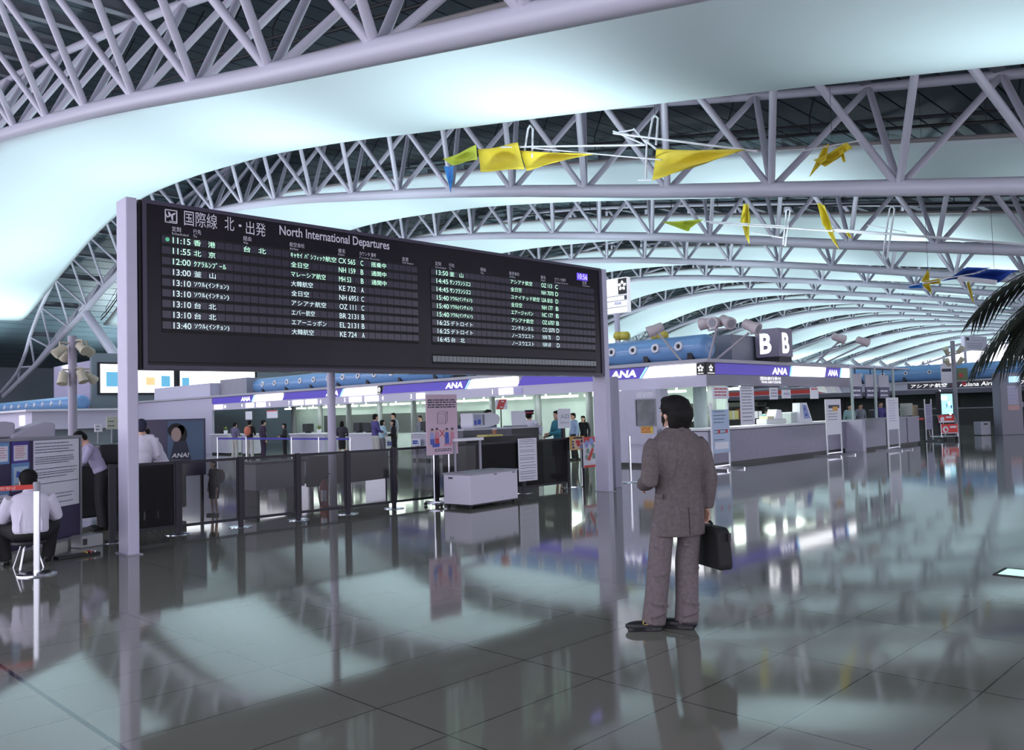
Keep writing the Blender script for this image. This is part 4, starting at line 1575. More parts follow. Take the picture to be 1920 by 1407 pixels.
sd_ = thing('security_desk', 'long dark security desk behind the barrier', 'desk', (xd(868), YD, 0))
w = xd(1010) - xd(868)
MB().box(0, w * 0.62, 0, 0.7, 0.9, 1.25).build('upper_front', mat('slate desk', (0.075, 0.075, 0.10), 0.45), sd_)
MB().box(w * 0.62, w, 0, 0.7, 0.9, 1.25).build('dark_front', BLACK, sd_)
MB().box(0, w, 0.05, 0.7, 0, 0.9).build('lower_front', BLACK, sd_)
m = MB()
m.box(-0.02, w + 0.02, -0.03, 0.74, 1.25, 1.28)
m.build('desk_top', mat('pale desk top', (0.5, 0.5, 0.58), 0.4), sd_)
mo = thing('monitor', 'white tube monitor seen from its side on the security desk', 'monitor', (xd(884, YD + 0.3), YD + 0.25, 1.28))
w = 0.86
m = MB()
prof = [(0, 0.05), (0.03, 0.0), (0.5, 0.02), (0.82, 0.09), (0.86, 0.22), (0.80, 0.30), (0.6, 0.345), (0.0, 0.345)]
m.prism([(p[0], 0, p[1]) for p in prof], (0, 0.42, 0))
m.build('housing', mat('off white plastic', (0.62, 0.61, 0.68), 0.4), mo, bevel=0.012)
flat(mo, [[(0.03, 0.07), (0.26, 0.07), (0.26, 0.31), (0.03, 0.31)]], mat('grey side notice', (0.35, 0.36, 0.5), 0.5), 'side_notice')
flat(mo, [[(0.29, 0.07), (0.36, 0.07), (0.36, 0.31), (0.29, 0.31)]], mat('vent grey', (0.2, 0.18, 0.22), 0.5), 'vents')
flat(mo, [[(0.04, 0.08), (0.11, 0.08), (0.11, 0.18), (0.04, 0.18)], [(0.14, 0.09), (0.24, 0.09), (0.24, 0.2), (0.14, 0.2)]], INKBLUE, 'notice_print', -0.006)
wb = thing('white_case', 'white open folder case standing on the security desk beside the guard', 'case', (xd(960, YD + 0.1), YD + 0.1, 1.28))
m = MB()
m.prism([(0.04, 0, 0.04), (0.50, 0, 0.04), (0.44, 0, 0.37), (0.0, 0, 0.37)], (0, 0.04, 0))
m.build('lid', PAPER, wb)
MB().box(0.02, 0.52, 0, 0.3, 0, 0.035).build('base', GREY, wb)
tr_ = thing('tray', 'yellow tray lying low in front of the security desk', 'tray', (xd(912, 12.9), 12.9, 1.12))
MB().box(0, 0.48, 0, 0.3, 0.0, 0.035).build('tray_body', mat('yellow plastic', (0.6, 0.5, 0.12), 0.4), tr_)
sh_ = thing('low_shelf', 'dark low shelf in front of the security desk under the yellow tray', 'shelf', (xd(870, 12.9), 12.85, 0))
MB().box(0, 2.0, 0, 0.45, 0, 1.12).build('carcass', BLACK, sh_)
cup = thing('cup', 'small brown paper cup on the yellow tray', 'cup', (xd(927, 13.0), 13.0, 1.155))
MB().lathe([(0.001, 0), (0.04, 0), (0.05, 0.11), (0.045, 0.11), (0.038, 0.01), (0.001, 0.01)], (0, 0, 0), 14).build('cup_body', mat('brown card', (0.35, 0.16, 0.1), 0.6), cup, 50)
MB().lathe([(0.001, 0.12), (0.053, 0.12), (0.053, 0.105)], (0, 0, 0), 14).build('lid', PAPER, cup, 50)
# entrance plate, hanging red sign, small posters
es = thing('entrance_sign', 'white entrance plate with dark characters on a dark post', 'sign', (xd(1047, 13.2), 13.2, 0))
w = xd(1070, 13.2) - xd(1047, 13.2)
za, zb_ = on_y(1047, 804, 13.2)[1], on_y(1047, 767, 13.2)[1]
MB().box(0, w, 0, 0.015, za, zb_).build('plate', PAPER, es)
m = MB()
text(m, '入口', (w * 0.16, -0.004, za + (zb_ - za) * 0.5), UXX, FV, w * 0.7, (zb_ - za) * 0.22)
m.build('characters', INK, es)
m = MB()
text(m, 'Entrance', (w * 0.16, -0.004, za + (zb_ - za) * 0.24), UXX, FV, w * 0.7, (zb_ - za) * 0.12)
m.build('lettering', mat('grey ink', (0.3, 0.3, 0.35), 0.6), es)
MB().box(w * 0.4, w * 0.6, 0.02, 0.08, 0, za + 0.1).build('post', DARK, es)
rs = thing('pole_sign', 'small slanted red sign on a thin pole over the security desk', 'sign', (on_y(930, 760, 14)[0], 14, 0))
za, zb_ = on_y(930, 768, 14)[1], on_y(930, 749, 14)[1]
w = on_y(951, 760, 14)[0] - on_y(930, 760, 14)[0]
MB().box(0, w, 0, 0.015, za, zb_).build('plate', PAPER, rs)
flat(rs, [[(0.0, za), (w * 0.62, za), (w * 0.95, zb_), (w * 0.3, zb_)]], RED, 'red_field')
flat(rs, [[(w * 0.45, zb_ - 0.04), (w * 0.7, zb_ - 0.04), (w * 0.7, zb_ - 0.07), (w * 0.45, zb_ - 0.07)], [(w * 0.35, za + 0.04), (w * 0.6, za + 0.04), (w * 0.6, za + 0.06), (w * 0.35, za + 0.06)]], PAPER, 'lettering', -0.007)
MB().tube([(w * 0.5, 0.03, 0.0), (w * 0.5, 0.03, zb_)], 0.014, 8).build('pole', DARK, rs)
op = sheet('food_poster', 'small orange framed poster on top of the barrier beside the right board post', 'poster', (xd(1069, 11.55), 11.55), (1, 0), xd(1095, 11.55) - xd(1069, 11.55), on_y(1069, 845, 11.55)[1], on_y(1069, 819, 11.55)[1], mat('orange card', (0.6, 0.33, 0.06), 0.5), 0.02)
w, za, zb_ = xd(1095, 11.55) - xd(1069, 11.55), on_y(1069, 845, 11.55)[1], on_y(1069, 819, 11.55)[1]
dz = zb_ - za
flat(op, [[(w * .06, za + dz * .06), (w * .94, za + dz * .06), (w * .94, za + dz * .78), (w * .06, za + dz * .78)]], mat('cream print', (0.65, 0.5, 0.35), 0.6), 'picture_field')
flat(op, [ringpts((w * .5, za + dz * .58), w * .18, dz * .14), ringpts((w * .55, za + dz * .36), w * .14, dz * .12)], INKRED, 'red_pictures', -0.006)
flat(op, [[(w * .2, za + dz * .82), (w * .9, za + dz * .82), (w * .9, za + dz * .94), (w * .2, za + dz * .94)], ringpts((w * .15, za + dz * .62), w * .08, dz * .07), ringpts((w * .15, za + dz * .42), w * .08, dz * .07), ringpts((w * .17, za + dz * .2), w * .09, dz * .1), ringpts((w * .8, za + dz * .62), w * .12, dz * .09)], INK, 'dark_pictures', -0.006)
flat(op, [[(w * .58, za + dz * .1), (w * .85, za + dz * .1), (w * .75, za + dz * .45)]], PV, 'pale_picture', -0.007)
MB().tube([(w * .8, 0.03, 0.02), (w * .8, 0.03, za + 0.05)], 0.014, 8).build('stem', CHROME, op)
rp = sheet('safety_poster', 'tall poster with red ends and round pictures beside the right board post', 'poster', (xd(1095, 11.5, 870), 11.5), (1, 0), 0.62, 0.40, on_y(1095, 820, 11.5)[1], PAPER, 0.02)
zb_ = on_y(1095, 820, 11.5)[1]
flat(rp, [[(0, zb_ - 0.12), (0.62, zb_ - 0.12), (0.62, zb_), (0, zb_)], [(0, 0.40), (0.62, 0.40), (0.62, 0.45), (0, 0.45)], [(0.1, 0.56), (0.2, 0.54), (0.34, 0.78), (0.28, 0.82)]], RED, 'red_fields')
flat(rp, [ringpts((0.1, 0.9), 0.07, 0.08), ringpts((0.26, 0.95), 0.08, 0.08)], PV, 'round_pictures', -0.005)
flat(rp, [ringpts((0.13, 0.75), 0.06, 0.06), ringpts((0.09, 0.62), 0.05, 0.06), ringpts((0.33, 0.64), 0.06, 0.07), ringpts((0.31, 0.85), 0.05, 0.05)], mat('print grey green', (0.25, 0.35, 0.3), 0.6), 'picture_marks', -0.005)
MB().box(0.02, 0.06, 0.02, 0.06, 0.0, 0.6).build('foot', DARK, rp)
MB().box(0.5, 0.54, 0.02, 0.06, 0.0, 0.6).build('foot', DARK, rp)

# ------------------------------------------------------------------ left notice screen, seated man, belt post
d_ = Vector((4.05 - 2.79, 12.35 - 11.24, 0)).normalized()
pp = Vector((4.05, 12.35, 0)) - d_ * 2.0
PW = 2.0
pt = thing('partition', 'dark violet partition screen with pinned notices behind the seated man', 'partition', pp, math.atan2(d_.y, d_.x))
MB().box(0.03, PW - 0.03, 0, 0.05, 0.12, 1.43).build('panel', mat('dark violet fabric', (0.055, 0.042, 0.095), 0.8, noise=(30, 0.1)), pt)
m = MB()
m.box(0, PW, -0.01, 0.06, 1.43, 1.47)
m.box(PW - 0.035, PW, -0.01, 0.06, 0.0, 1.43)
m.box(0, 0.035, -0.01, 0.06, 0.0, 1.43)
m.box(0.035, PW - 0.035, -0.01, 0.06, 0.08, 0.12)
m.build('frame', mat('grey frame', (0.28, 0.27, 0.31), 0.4), pt)
pn_ = Vector((-d_.y, d_.x, 0))


def onpt(u, v):
    r = ray(u, v)
    k = pn_.dot(pp - Vector((0, 0, H))) / pn_.dot(r)
    p = Vector((0, 0, H)) + r * k
    return (p - pp).dot(d_), p.z


def pinned(u0, v0, u1, v1, label, mt, border=None, rows=(), seed=1, ink=None):
    xa, zt_ = onpt(u0, v0)
    xb, zb2 = onpt(u1, v1)
    zt_ = min(zt_, 1.425)
    o = thing('notice', label, 'notice', pp - pn_ * 0.006, math.atan2(d_.y, d_.x), 'notices pinned on the partition')
    MB().box(xa, xb, -0.004, 0.004, zb2, zt_).build('sheet', border or mt, o)
    b = 0.0
    if border:
        b = 0.03
        MB().box(xa + b, xb - b, -0.006, -0.0042, zb2 + b, zt_ - b * 1.5).build('page', mt, o)
    m = MB()
    lines(m, (xa + b + 0.02, -0.008, 0), (1, 0, 0), (0, 0, 1), (xb - xa - 2 * b - 0.04), [zb2 + b + (zt_ - zb2 - 2.5 * b) * r for r in rows], 0.007 if border else 0.009, seed, 0.7)
    m.build('print', ink or INK, o)
    return o, xa, xb, zb2, zt_


SKYB = mat('pale blue border', (0.16, 0.30, 0.55), 0.6)
pinned(62, 822, 147, 944, 'large white text sheet on the partition to the right of the seated man', PAPER, None, (0.95, 0.9, 0.86, 0.82, 0.75, 0.72, 0.69, 0.66, 0.58, 0.53, 0.5, 0.46, 0.37, 0.2, 0.15, 0.07), 4)
pinned(21, 824, 53, 867, 'white page with a violet border, top of the second column on the partition', PAPER, mat('violet border', (0.08, 0.05, 0.3), 0.6), (0.9, 0.78, 0.66, 0.54, 0.42, 0.3, 0.18), 5, INKRED)
o, xa, xb, za, zb_ = pinned(21, 870, 54, 918, 'pale blue notice with a blue drawing, just above the seated man', mat('pale blue page', (0.45, 0.6, 0.72), 0.6), SKYB, (0.12, 0.2), 6)
flat(o, [[(xa + (xb - xa) * .2, za + (zb_ - za) * .5), (xa + (xb - xa) * .65, za + (zb_ - za) * .42), (xa + (xb - xa) * .72, za + (zb_ - za) * .62), (xa + (xb - xa) * .25, za + (zb_ - za) * .72)]], INKBLUE, 'drawing', -0.008)
pinned(-14, 823, 16, 870, 'pale notice with red lines at the left picture edge, top of the partition', PAPER, SKYB, (0.85, 0.7, 0.55, 0.4, 0.25), 7, INKRED)
pinned(-14, 924, 16, 968, 'pale notice with dark lines at the left picture edge, lower on the partition', PAPER, SKYB, (0.8, 0.6, 0.45, 0.3, 0.1), 8)
SHIRT = mat('white cotton shirt', (0.72, 0.68, 0.80), 0.8, noise=(7, 0.05))
st = thing('stool', 'low round stool under the seated man', 'stool', (2.95, 10.72, 0))
MB().lathe([(0.001, 0.27), (0.17, 0.27), (0.18, 0.285), (0.17, 0.305), (0.001, 0.31)], (0, 0, 0), 22).build('seat', DARK, st, 50)
for k in range(4):
    q = PI / 4 + k * PI / 2
    MB().tube([(0.08 * math.cos(q), 0.08 * math.sin(q), 0.27), (0.17 * math.cos(q), 0.17 * math.sin(q), 0.0)], 0.011, 8).build('leg', CHROME, st, 60)
rzs = math.radians(-10)
sm_, SP, shp, sRy = figure('person', 'man in a white shirt seated with his back turned facing the partition', (2.97, 10.72, 0), rzs, 1.70, None, None,
    dict(pelvis=(0, 0.0, 0.42), chest=(0, 0.03, 0.68), neck=(0, 0.07, 0.86), head=(-0.01, 0.13, 0.975), shL=(-0.185, 0.05, 0.80), shR=(0.185, 0.05, 0.80), elL=(-0.275, 0.14, 0.57), elR=(0.285, 0.14, 0.57),
         wrL=(-0.15, 0.36, 0.52), wrR=(0.16, 0.36, 0.52), hipL=(-0.09, 0, 0.40), hipR=(0.09, 0, 0.40), knL=(-0.27, 0.36, 0.46), knR=(0.27, 0.36, 0.46), anL=(-0.22, 0.40, 0.09), anR=(0.22, 0.40, 0.09), yaw=0, pitch=-18), vox=0.009, hairstyle='full')
m = MB()
loft(m, [(0, -0.01, 0.395, 0.175, 0.13), (0, -0.012, 0.43, 0.188, 0.142), (0, -0.005, 0.52, 0.185, 0.138), (0, 0.01, 0.62, 0.195, 0.138), (0, 0.03, 0.72, 0.2, 0.135), (0, 0.05, 0.79, 0.202, 0.122), (0, 0.06, 0.835, 0.165, 0.105), (0, 0.07, 0.865, 0.075, 0.075), (0, 0.075, 0.885, 0.066, 0.066)], 26)
for q in 'LR':
    a, b, c = SP['sh' + q], SP['el' + q], SP['wr' + q]
    m.tube([a, a.lerp(b, 0.4), a.lerp(b, 0.8), b, b.lerp(c, 0.3), b.lerp(c, 0.55)], [0.078, 0.078, 0.073, 0.068, 0.066, 0.058], 12)
for x in (-0.12, -0.06, 0.03, 0.1):
    m.tube([(x, -0.135, 0.42), (x * 1.05, -0.132, 0.52), (x * 0.8, -0.105, 0.66)], [0.014, 0.011, 0.006], 6)
blend(m, 0.009, 3, 'shirt', SHIRT, sm_)
m = MB()
m.ell((0, 0.0, 0.39), (0.19, 0.15, 0.1), 18, 10)
for q in 'LR':
    a, b, c = SP['hip' + q], SP['kn' + q], SP['an' + q]
    m.tube([a, a.lerp(b, 0.5), b], [0.11, 0.1, 0.085], 14)
    m.tube([b, b.lerp(c, 0.5), c + Vector((0, 0, -0.03))], [0.083, 0.075, 0.072], 14)
blend(m, 0.011, 3, 'trousers', mat('black trousers', (0.012, 0.011, 0.013), 0.8), sm_)
MB().tube([(-0.06, 0.09, 0.872), (-0.05, 0.02, 0.885), (0, 0.0, 0.89), (0.05, 0.02, 0.885), (0.06, 0.09, 0.872)], 0.014, 8).build('collar', SHIRT, sm_, 60)
bp = thing('belt_post', 'chrome belt post with a red belt in front of the seated man', 'belt post', (2.876, 10.16, 0))
MB().lathe([(0.001, 0.035), (0.05, 0.035), (0.17, 0.022), (0.195, 0.015), (0.2, 0.0)], (0, 0, 0), 32).build('foot', CHROME, bp, 50)
MB().tube([(0, 0, 0.03), (0, 0, 0.99)], 0.033, 18).build('pole', CHROME, bp, 60)
MB().lathe([(0.036, 0.90), (0.036, 0.985), (0.03, 1.0), (0.001, 1.0)], (0, 0, 0), 18).build('belt_head', mat('grey belt head', (0.3, 0.3, 0.34), 0.4), bp, 50)
be = Vector((-1.9, 0.7, 0))
m = MB()
m.prism([(-0.036, 0.0, 0.925), (-0.036, 0.004, 0.975), be + Vector((0, 0.004, 0.955)), be + Vector((0, 0, 0.905))], (0, 0.003, 0))
rb = m.build('belt', mat('red belt webbing', (0.60, 0.05, 0.035), 0.6), bp)
m = MB()
bd = be.normalized()
text(m, '대한항공', Vector((-0.036, -0.004, 0.93)) + bd * 0.36, -bd, FV, 0.2, 0.032)
m.build('lettering', mat('pale print', (0.75, 0.55, 0.5), 0.6), rb)
wbx = thing('small_case', 'small white plastic case on the floor at the foot of the partition', 'case', (3.85, 11.75, 0), 0.3)
MB().box(0, 0.32, 0, 0.22, 0.0, 0.16).build('case_body', mat('grey white plastic', (0.35, 0.35, 0.36), 0.4), wbx, bevel=0.015)
MB().box(0.02, 0.08, -0.006, 0.0, 0.04, 0.12).build('socket', BLACK, wbx)
tb = thing('tool_roll', 'dark tool roll with bright handles on the floor beside the seated man', 'tool roll', (3.35, 11.0, 0), 0.1)
MB().box(0, 0.5, 0, 0.16, 0.0, 0.03).build('cloth', BLACK, tb, bevel=0.008)
for k, c in enumerate(((0.55, 0.4, 0.1), (0.5, 0.05, 0.05), (0.7, 0.7, 0.7))):
    MB().tube([(0.34 + 0.05 * k, 0.02, 0.042), (0.34 + 0.05 * k, 0.13, 0.042)], 0.012, 8).build('tool_handle', mat('tool handle %d' % k, c, 0.4), tb, 60)
# ------------------------------------------------------------------ things on and around the front travel counter
YF = FY - 0.10


def hang(name, label, u0, v0, u1, v1, Y, mt, rows=(), ink=None, seed=1, h=0.02):
    xa, zt_ = on_y(u0, v0, Y)
    xb, zb2 = on_y(u1, v1, Y)
    t = thing(name, label, 'notice', (xa, Y, 0), 0, 'notices hung under the front fascia')
    w = xb - xa
    MB().box(0, w, 0, 0.012, zb2, zt_).build('sheet', mt, t)
    if rows:
        printed(t, w, zb2, zt_, rows, ink, 0.1, h, seed)
    return t, w, zb2, zt_


hang('hanging_notice', 'pinkish notice hung at the corner of the lit sign band', 1336, 725, 1367, 748, YF, PAPER, (0.75, 0.5, 0.25), INKRED, 2, 0.035)
hang('hanging_notice', 'long white sheet hanging from the fascia down to the counter top', 1387, 725, 1416, 796, YF - 0.02, PAPER, (0.95, 0.88, 0.8, 0.72, 0.64, 0.56, 0.48, 0.4, 0.3, 0.2, 0.1), INK, 3)
hang('hanging_notice', 'small white notice hung next to the long sheet, over the teal clad clerk', 1443, 727, 1459, 749, YF, PAPER, (0.75, 0.5, 0.25), INK, 4)
t, w, z0, z1 = hang('hanging_notice', 'small white plate with violet lettering hung under the front fascia', 1466, 731, 1483, 747, YF, PAPER)
m = MB()
text(m, 'ANA', (w * 0.15, -0.004, z0 + (z1 - z0) * 0.4), UXX, FV, w * 0.7, (z1 - z0) * 0.25, 0.25)
m.build('lettering', INKBLUE, t)
hang('hanging_notice', 'small notice with red heading hung near the right end of the fascia', 1519, 727, 1535, 748, YF, PAPER, (0.8,), INKRED, 6, 0.05)
for u, lab in ((1541, 'left of two small white spotlights under the right end of the fascia'), (1558, 'right of two small white spotlights under the right end of the fascia')):
    x, z = on_y(u, 731, FY + 0.3)
    t = thing('spotlight', lab, 'spotlight', (x, FY + 0.3, z))
    m = MB()
    m.prism([(-0.25, -0.2, 0.12), (0.15, -0.2, 0.12), (0.4, -0.2, -0.12), (0.0, -0.2, -0.12)], (0, 0.3, 0.05))
    m.build('lamp_body', WHITE, t)
    MB().tube([(0, 0, 0.05), (0, 0, 2.44 - z)], 0.015, 6).build('stem', DARK, t)
t = thing('printer', 'white printer with papers on the travel counter', 'printer', (on_y(1432, 790, 12.4)[0], 12.3, 1.05))
MB().box(0, 1.25, 0, 0.35, 0, 0.16).build('base', mat('off white case', (0.6, 0.6, 0.62), 0.4), t, bevel=0.02)
MB().prism([(0.55, 0.02, 0.16), (1.05, 0.02, 0.16), (0.98, 0.02, 0.42), (0.7, 0.02, 0.44)], (0, 0.3, 0)).build('paper_feed', PAPER, t)
MB().box(0.1, 0.5, 0.02, 0.3, 0.162, 0.24).build('paper_stack', mat('cream paper', (0.65, 0.58, 0.42), 0.7), t)
t = thing('card_box', 'pale box between the printer and the leaflet holder', 'box', (on_y(1478, 790, 12.4)[0], 12.3, 1.05))
MB().box(0, 0.5, 0, 0.3, 0, 0.3).build('box_body', mat('pale green grey card', (0.5, 0.55, 0.56), 0.6), t, bevel=0.01)
MB().box(-0.01, 0.51, -0.01, 0.31, 0.3, 0.34).build('lid', PAPER, t)
t = thing('leaflet_holder', 'white sloping leaflet holder with blue pictures on the travel counter', 'leaflet holder', (on_y(1497, 790, 12.25)[0], 12.2, 1.05))
MB().prism([(0, 0, 0), (0.9, 0, 0), (0.52, 0, 0.62), (0.05, 0, 0.62)], (0, 0.25, 0)).build('stand', PAPER, t)
flat(t, [[(0.3, 0.12), (0.72, 0.12), (0.48, 0.56), (0.2, 0.56)]], PV, 'picture')
flat(t, [[(0.35, 0.2), (0.55, 0.2), (0.45, 0.32)], [(0.3, 0.4), (0.42, 0.38), (0.4, 0.52)]], INKBLUE, 'picture_marks', -0.007)
bs_ = thing('back_shelf', 'dark back shelf unit behind the travel counter', 'shelf', (22.0, 14.6, 0))
MB().box(0, 5.6, 0.3, 0.5, 0, 1.75).build('back_board', mat('dark olive board', (0.05, 0.055, 0.045), 0.6), bs_)
for z in (0.7, 1.15, 1.6):
    MB().box(0, 5.6, 0, 0.3, z, z + 0.03).build('shelf_board', DARK, bs_)
MB().box(0, 0.05, 0, 0.5, 0, 1.75).build('side_board', DARK, bs_)
MB().box(5.55, 5.6, 0, 0.5, 0, 1.75).build('side_board', DARK, bs_)
BRN = mat('brown card', (0.35, 0.16, 0.1), 0.6)
OLV = mat('olive card', (0.28, 0.26, 0.10), 0.7)
for k, (x, z, w, h, c, lab) in enumerate(((3.9, 1.18, 0.7, 0.36, BRN, 'brown cardboard box on the right of the dark back shelf'), (3.0, 1.18, 0.7, 0.3, OLV, 'olive box beside the brown one on the dark back shelf'), (0.6, 1.18, 0.6, 0.28, PAPER, 'white box on the left of the dark back shelf'), (1.6, 1.18, 0.8, 0.2, OLV, 'low olive box on the dark back shelf'), (4.8, 1.18, 0.5, 0.25, PAPER, 'small white box at the right end of the dark back shelf'))):
    t = thing('box', lab, 'box', (22.0 + x, 14.62, z))
    MB().box(0, w, 0, 0.25, 0, h).build('box_body', c, t, bevel=0.008)
    MB().box(w * 0.42, w * 0.58, -0.003, 0, 0, h).build('tape', GREY, t)
TEAL = mat('teal uniform cloth', (0.03, 0.20, 0.27), 0.75)
PALET = mat('pale teal shirt', (0.30, 0.48, 0.50), 0.8)
BLK = mat('black cloth', (0.013, 0.012, 0.015), 0.85)
VIO = mat('violet blue shirt', (0.075, 0.06, 0.22), 0.8)
BEI = mat('pale trousers', (0.50, 0.48, 0.46), 0.8)
PURP = mat('dark purple coat', (0.035, 0.02, 0.05), 0.85)
GRV = mat('grey vest', (0.22, 0.24, 0.29), 0.8)
NAVYC = mat('navy cloth', (0.02, 0.022, 0.05), 0.8)
GREYC = mat('grey trousers', (0.16, 0.15, 0.17), 0.8)
lean = dict(chest=(0, 0.12, 1.2), neck=(0, 0.22, 1.38), head=(0, 0.31, 1.48), shL=(-0.18, 0.19, 1.34), shR=(0.18, 0.19, 1.34), elL=(-0.22, 0.3, 1.1), elR=(0.22, 0.3, 1.1), wrL=(-0.12, 0.5, 1.08), wrR=(0.12, 0.5, 1.08), pitch=-25)
front = dict(elL=(-0.23, 0.05, 1.12), elR=(0.23, 0.05, 1.12), wrL=(-0.1, 0.25, 1.08), wrR=(0.1, 0.25, 1.08))
VX = 0.016


def man_at(lab, u, X=None, Y=None, rz=0, h=1.7, top=BLK, bottom=BLK, **kw):
    if X is not None:
        p = (X, on_x(u, 800, X)[0], 0)
    else:
        p = (on_y(u, 800, Y)[0], Y, 0)
    kw.setdefault('vox', VX)
    return figure('person', lab, p, math.radians(rz), h, top, bottom, **kw)


man_at('clerk in a pale teal shirt bent over behind the travel counter', 1441, Y=13.3, rz=115, h=1.66, top=PALET, J=lean)
# people in the queue and clerks at the desks; facing +X is rz -90
man_at('man in a grey violet shirt and pale trousers at the far left of the queue', 440, X=17.2, rz=-75, h=1.55, top=mat('grey violet shirt', (0.14, 0.12, 0.22), 0.8), bottom=BEI, J=front)
bk, _, _, _ = man_at('man in black carrying an orange backpack, second in the queue', 468, X=17.0, rz=-60, h=1.62, top=BLK, bottom=BEI, J=front)
bp_ = thing('backpack', 'orange backpack on the back of the man in black in the queue', 'backpack', bk.location, bk.rotation_euler.z)
m = MB()
m.ell((0.02, -0.2, 1.18), (0.15, 0.09, 0.2), 16, 10)
m.build('bag', mat('orange nylon', (0.55, 0.16, 0.10), 0.7), bp_, 60)
for s in (-1, 1):
    MB().tube([(s * 0.1 + 0.02, -0.16, 1.32), (s * 0.12, -0.02, 1.36), (s * 0.12, 0.11, 1.22), (s * 0.13, -0.12, 1.05)], 0.016, 6).build('strap', mat('dark strap', (0.1, 0.04, 0.03), 0.7), bp_)
man_at('person in a long dark purple coat standing in the queue', 493, X=16.8, rz=-100, h=1.62, top=PURP, bottom=PURP, jacket=True)
man_at('clerk in black with a white collar standing left of the pale pole', 534, X=18.2, rz=70, h=1.45, top=BLK, bottom=BLK, hairstyle='bob', J=front)
man_at('clerk in a black suit standing just right of the pale pole', 641, X=17.8, rz=-50, h=1.5, top=mat('dark suit', (0.04, 0.035, 0.05), 0.8), bottom=BLK, skirt=True, hairstyle='bob', J=front)
man_at('man in a violet blue shirt and pale trousers at the desk', 703, X=17.5, rz=-100, h=1.72, top=VIO, bottom=BEI, J=front)
man_at('traveller in a pale blue top at the desk beside the man in the violet shirt', 716, X=18.6, rz=-95, h=1.5, top=mat('pale blue top', (0.35, 0.5, 0.6), 0.8), bottom=GREYC, hairstyle='bob', J=front)
man_at('clerk in black leaning over the desk right of the man in the violet shirt', 738, X=18.2, rz=60, h=1.5, top=BLK, bottom=BLK, hairstyle='bob', J=front)
man_at('clerk in a grey vest standing behind the desks, tallest of them', 739, X=21.0, rz=80, h=1.76, top=GRV, bottom=BLK)
man_at('clerk in a grey vest behind the desks, left of the pink poster', 789, X=21.0, rz=95, h=1.62, top=GRV, bottom=BLK)
man_at('guard in dark uniform half hidden at the right edge of the pink poster', 868, Y=15.0, rz=-60, h=1.58, top=NAVYC, bottom=BLK)
man_at('small person with black hair peering over the security desk', 881, Y=15.2, rz=150, h=1.42, top=NAVYC, bottom=BLK, hairstyle='bob')
man_at('person behind the white monitor, only the top of the dark hair showing', 915, Y=15.6, rz=170, h=1.72, top=GRV, bottom=BLK)
gd, gp, ghp, gR = man_at('guard in a white shirt and peaked cap gesturing at the security desk', 992, Y=14.3, rz=-75, h=1.66, top=SHIRT, bottom=NAVYC, J=dict(elR=(0.24, 0.16, 1.12), wrR=(0.16, 0.36, 1.30), elL=(-0.22, 0.1, 1.12), wrL=(-0.12, 0.3, 1.05), cR=0.3))
m = MB()
m.lathe([(0.001, 0.135), (0.10, 0.145), (0.135, 0.125), (0.105, 0.085), (0.10, 0.06), (0.09, 0.06)], (0, 0, 0), 22)
for i, v in enumerate(m.v):
    m.v[i] = ghp(v[0], v[1] * 1.05 - 0.005, v[2])
m.build('cap', NAVYC, gd, 50)
m = MB()
m.prism([ghp(0.085 * math.cos(a), 0.09 + 0.075 * math.sin(a), 0.058 - 0.03 * math.sin(a)) for a in [PI * i / 8 for i in range(9)]], (0, 0, 0.008))
m.build('cap_peak', BLACK, gd)
m = MB()
m.lathe([(0.104, 0.066), (0.107, 0.066), (0.107, 0.088), (0.104, 0.088)], (0, 0, 0), 20)
for i, v in enumerate(m.v):
    m.v[i] = ghp(v[0], v[1] * 1.05 - 0.005, v[2])
m.build('cap_band', RED, gd, 50)
man_at('woman in a teal jacket and skirt seen from behind at the barrier', 1046, Y=13.9, rz=70, h=1.64, top=TEAL, bottom=TEAL, skirt=True, jacket=True, J=dict(elL=(-0.23, 0.1, 1.14), wrL=(-0.12, 0.32, 1.12), elR=(0.24, 0.06, 1.12), wrR=(0.16, 0.28, 1.05), yaw=15))
man_at('clerk in a pale blue shirt standing right of the entrance plate', 1076, X=21.0, rz=70, h=1.56, top=mat('pale blue shirt', (0.28, 0.38, 0.55), 0.8), bottom=BLK)
man_at('clerk in black seated low behind the desk left of the right board post', 1094, X=21.4, rz=100, h=1.46, top=BLK, bottom=BLK, hairstyle='bob')
# child
ch, _, _, _ = man_at('small child in a black dress and white socks behind the smoked glass barrier', 400, Y=13.82, rz=95, h=0.94, top=BLK, bottom=BLK, skirt=True, hairstyle='bob', J=dict(head=(0, 0.03, 1.60)))
ch.location = (6.66, 13.82, 0)
cbk = thing('backpack', 'small brown backpack on the back of the child in the black dress', 'backpack', ch.location, ch.rotation_euler.z)
m = MB()
m.ell((0, -0.13, 0.66), (0.10, 0.06, 0.12), 14, 9)
m.build('bag', mat('brown leather', (0.10, 0.045, 0.03), 0.6), cbk, 60)
for s in (-1, 1):
    MB().tube([(s * 0.06, -0.1, 0.76), (s * 0.075, 0.0, 0.78), (s * 0.075, 0.075, 0.7), (s * 0.08, -0.08, 0.58)], 0.01, 6).build('strap', mat('brown leather', (0.1, 0.04, 0.03), 0.6), cbk)
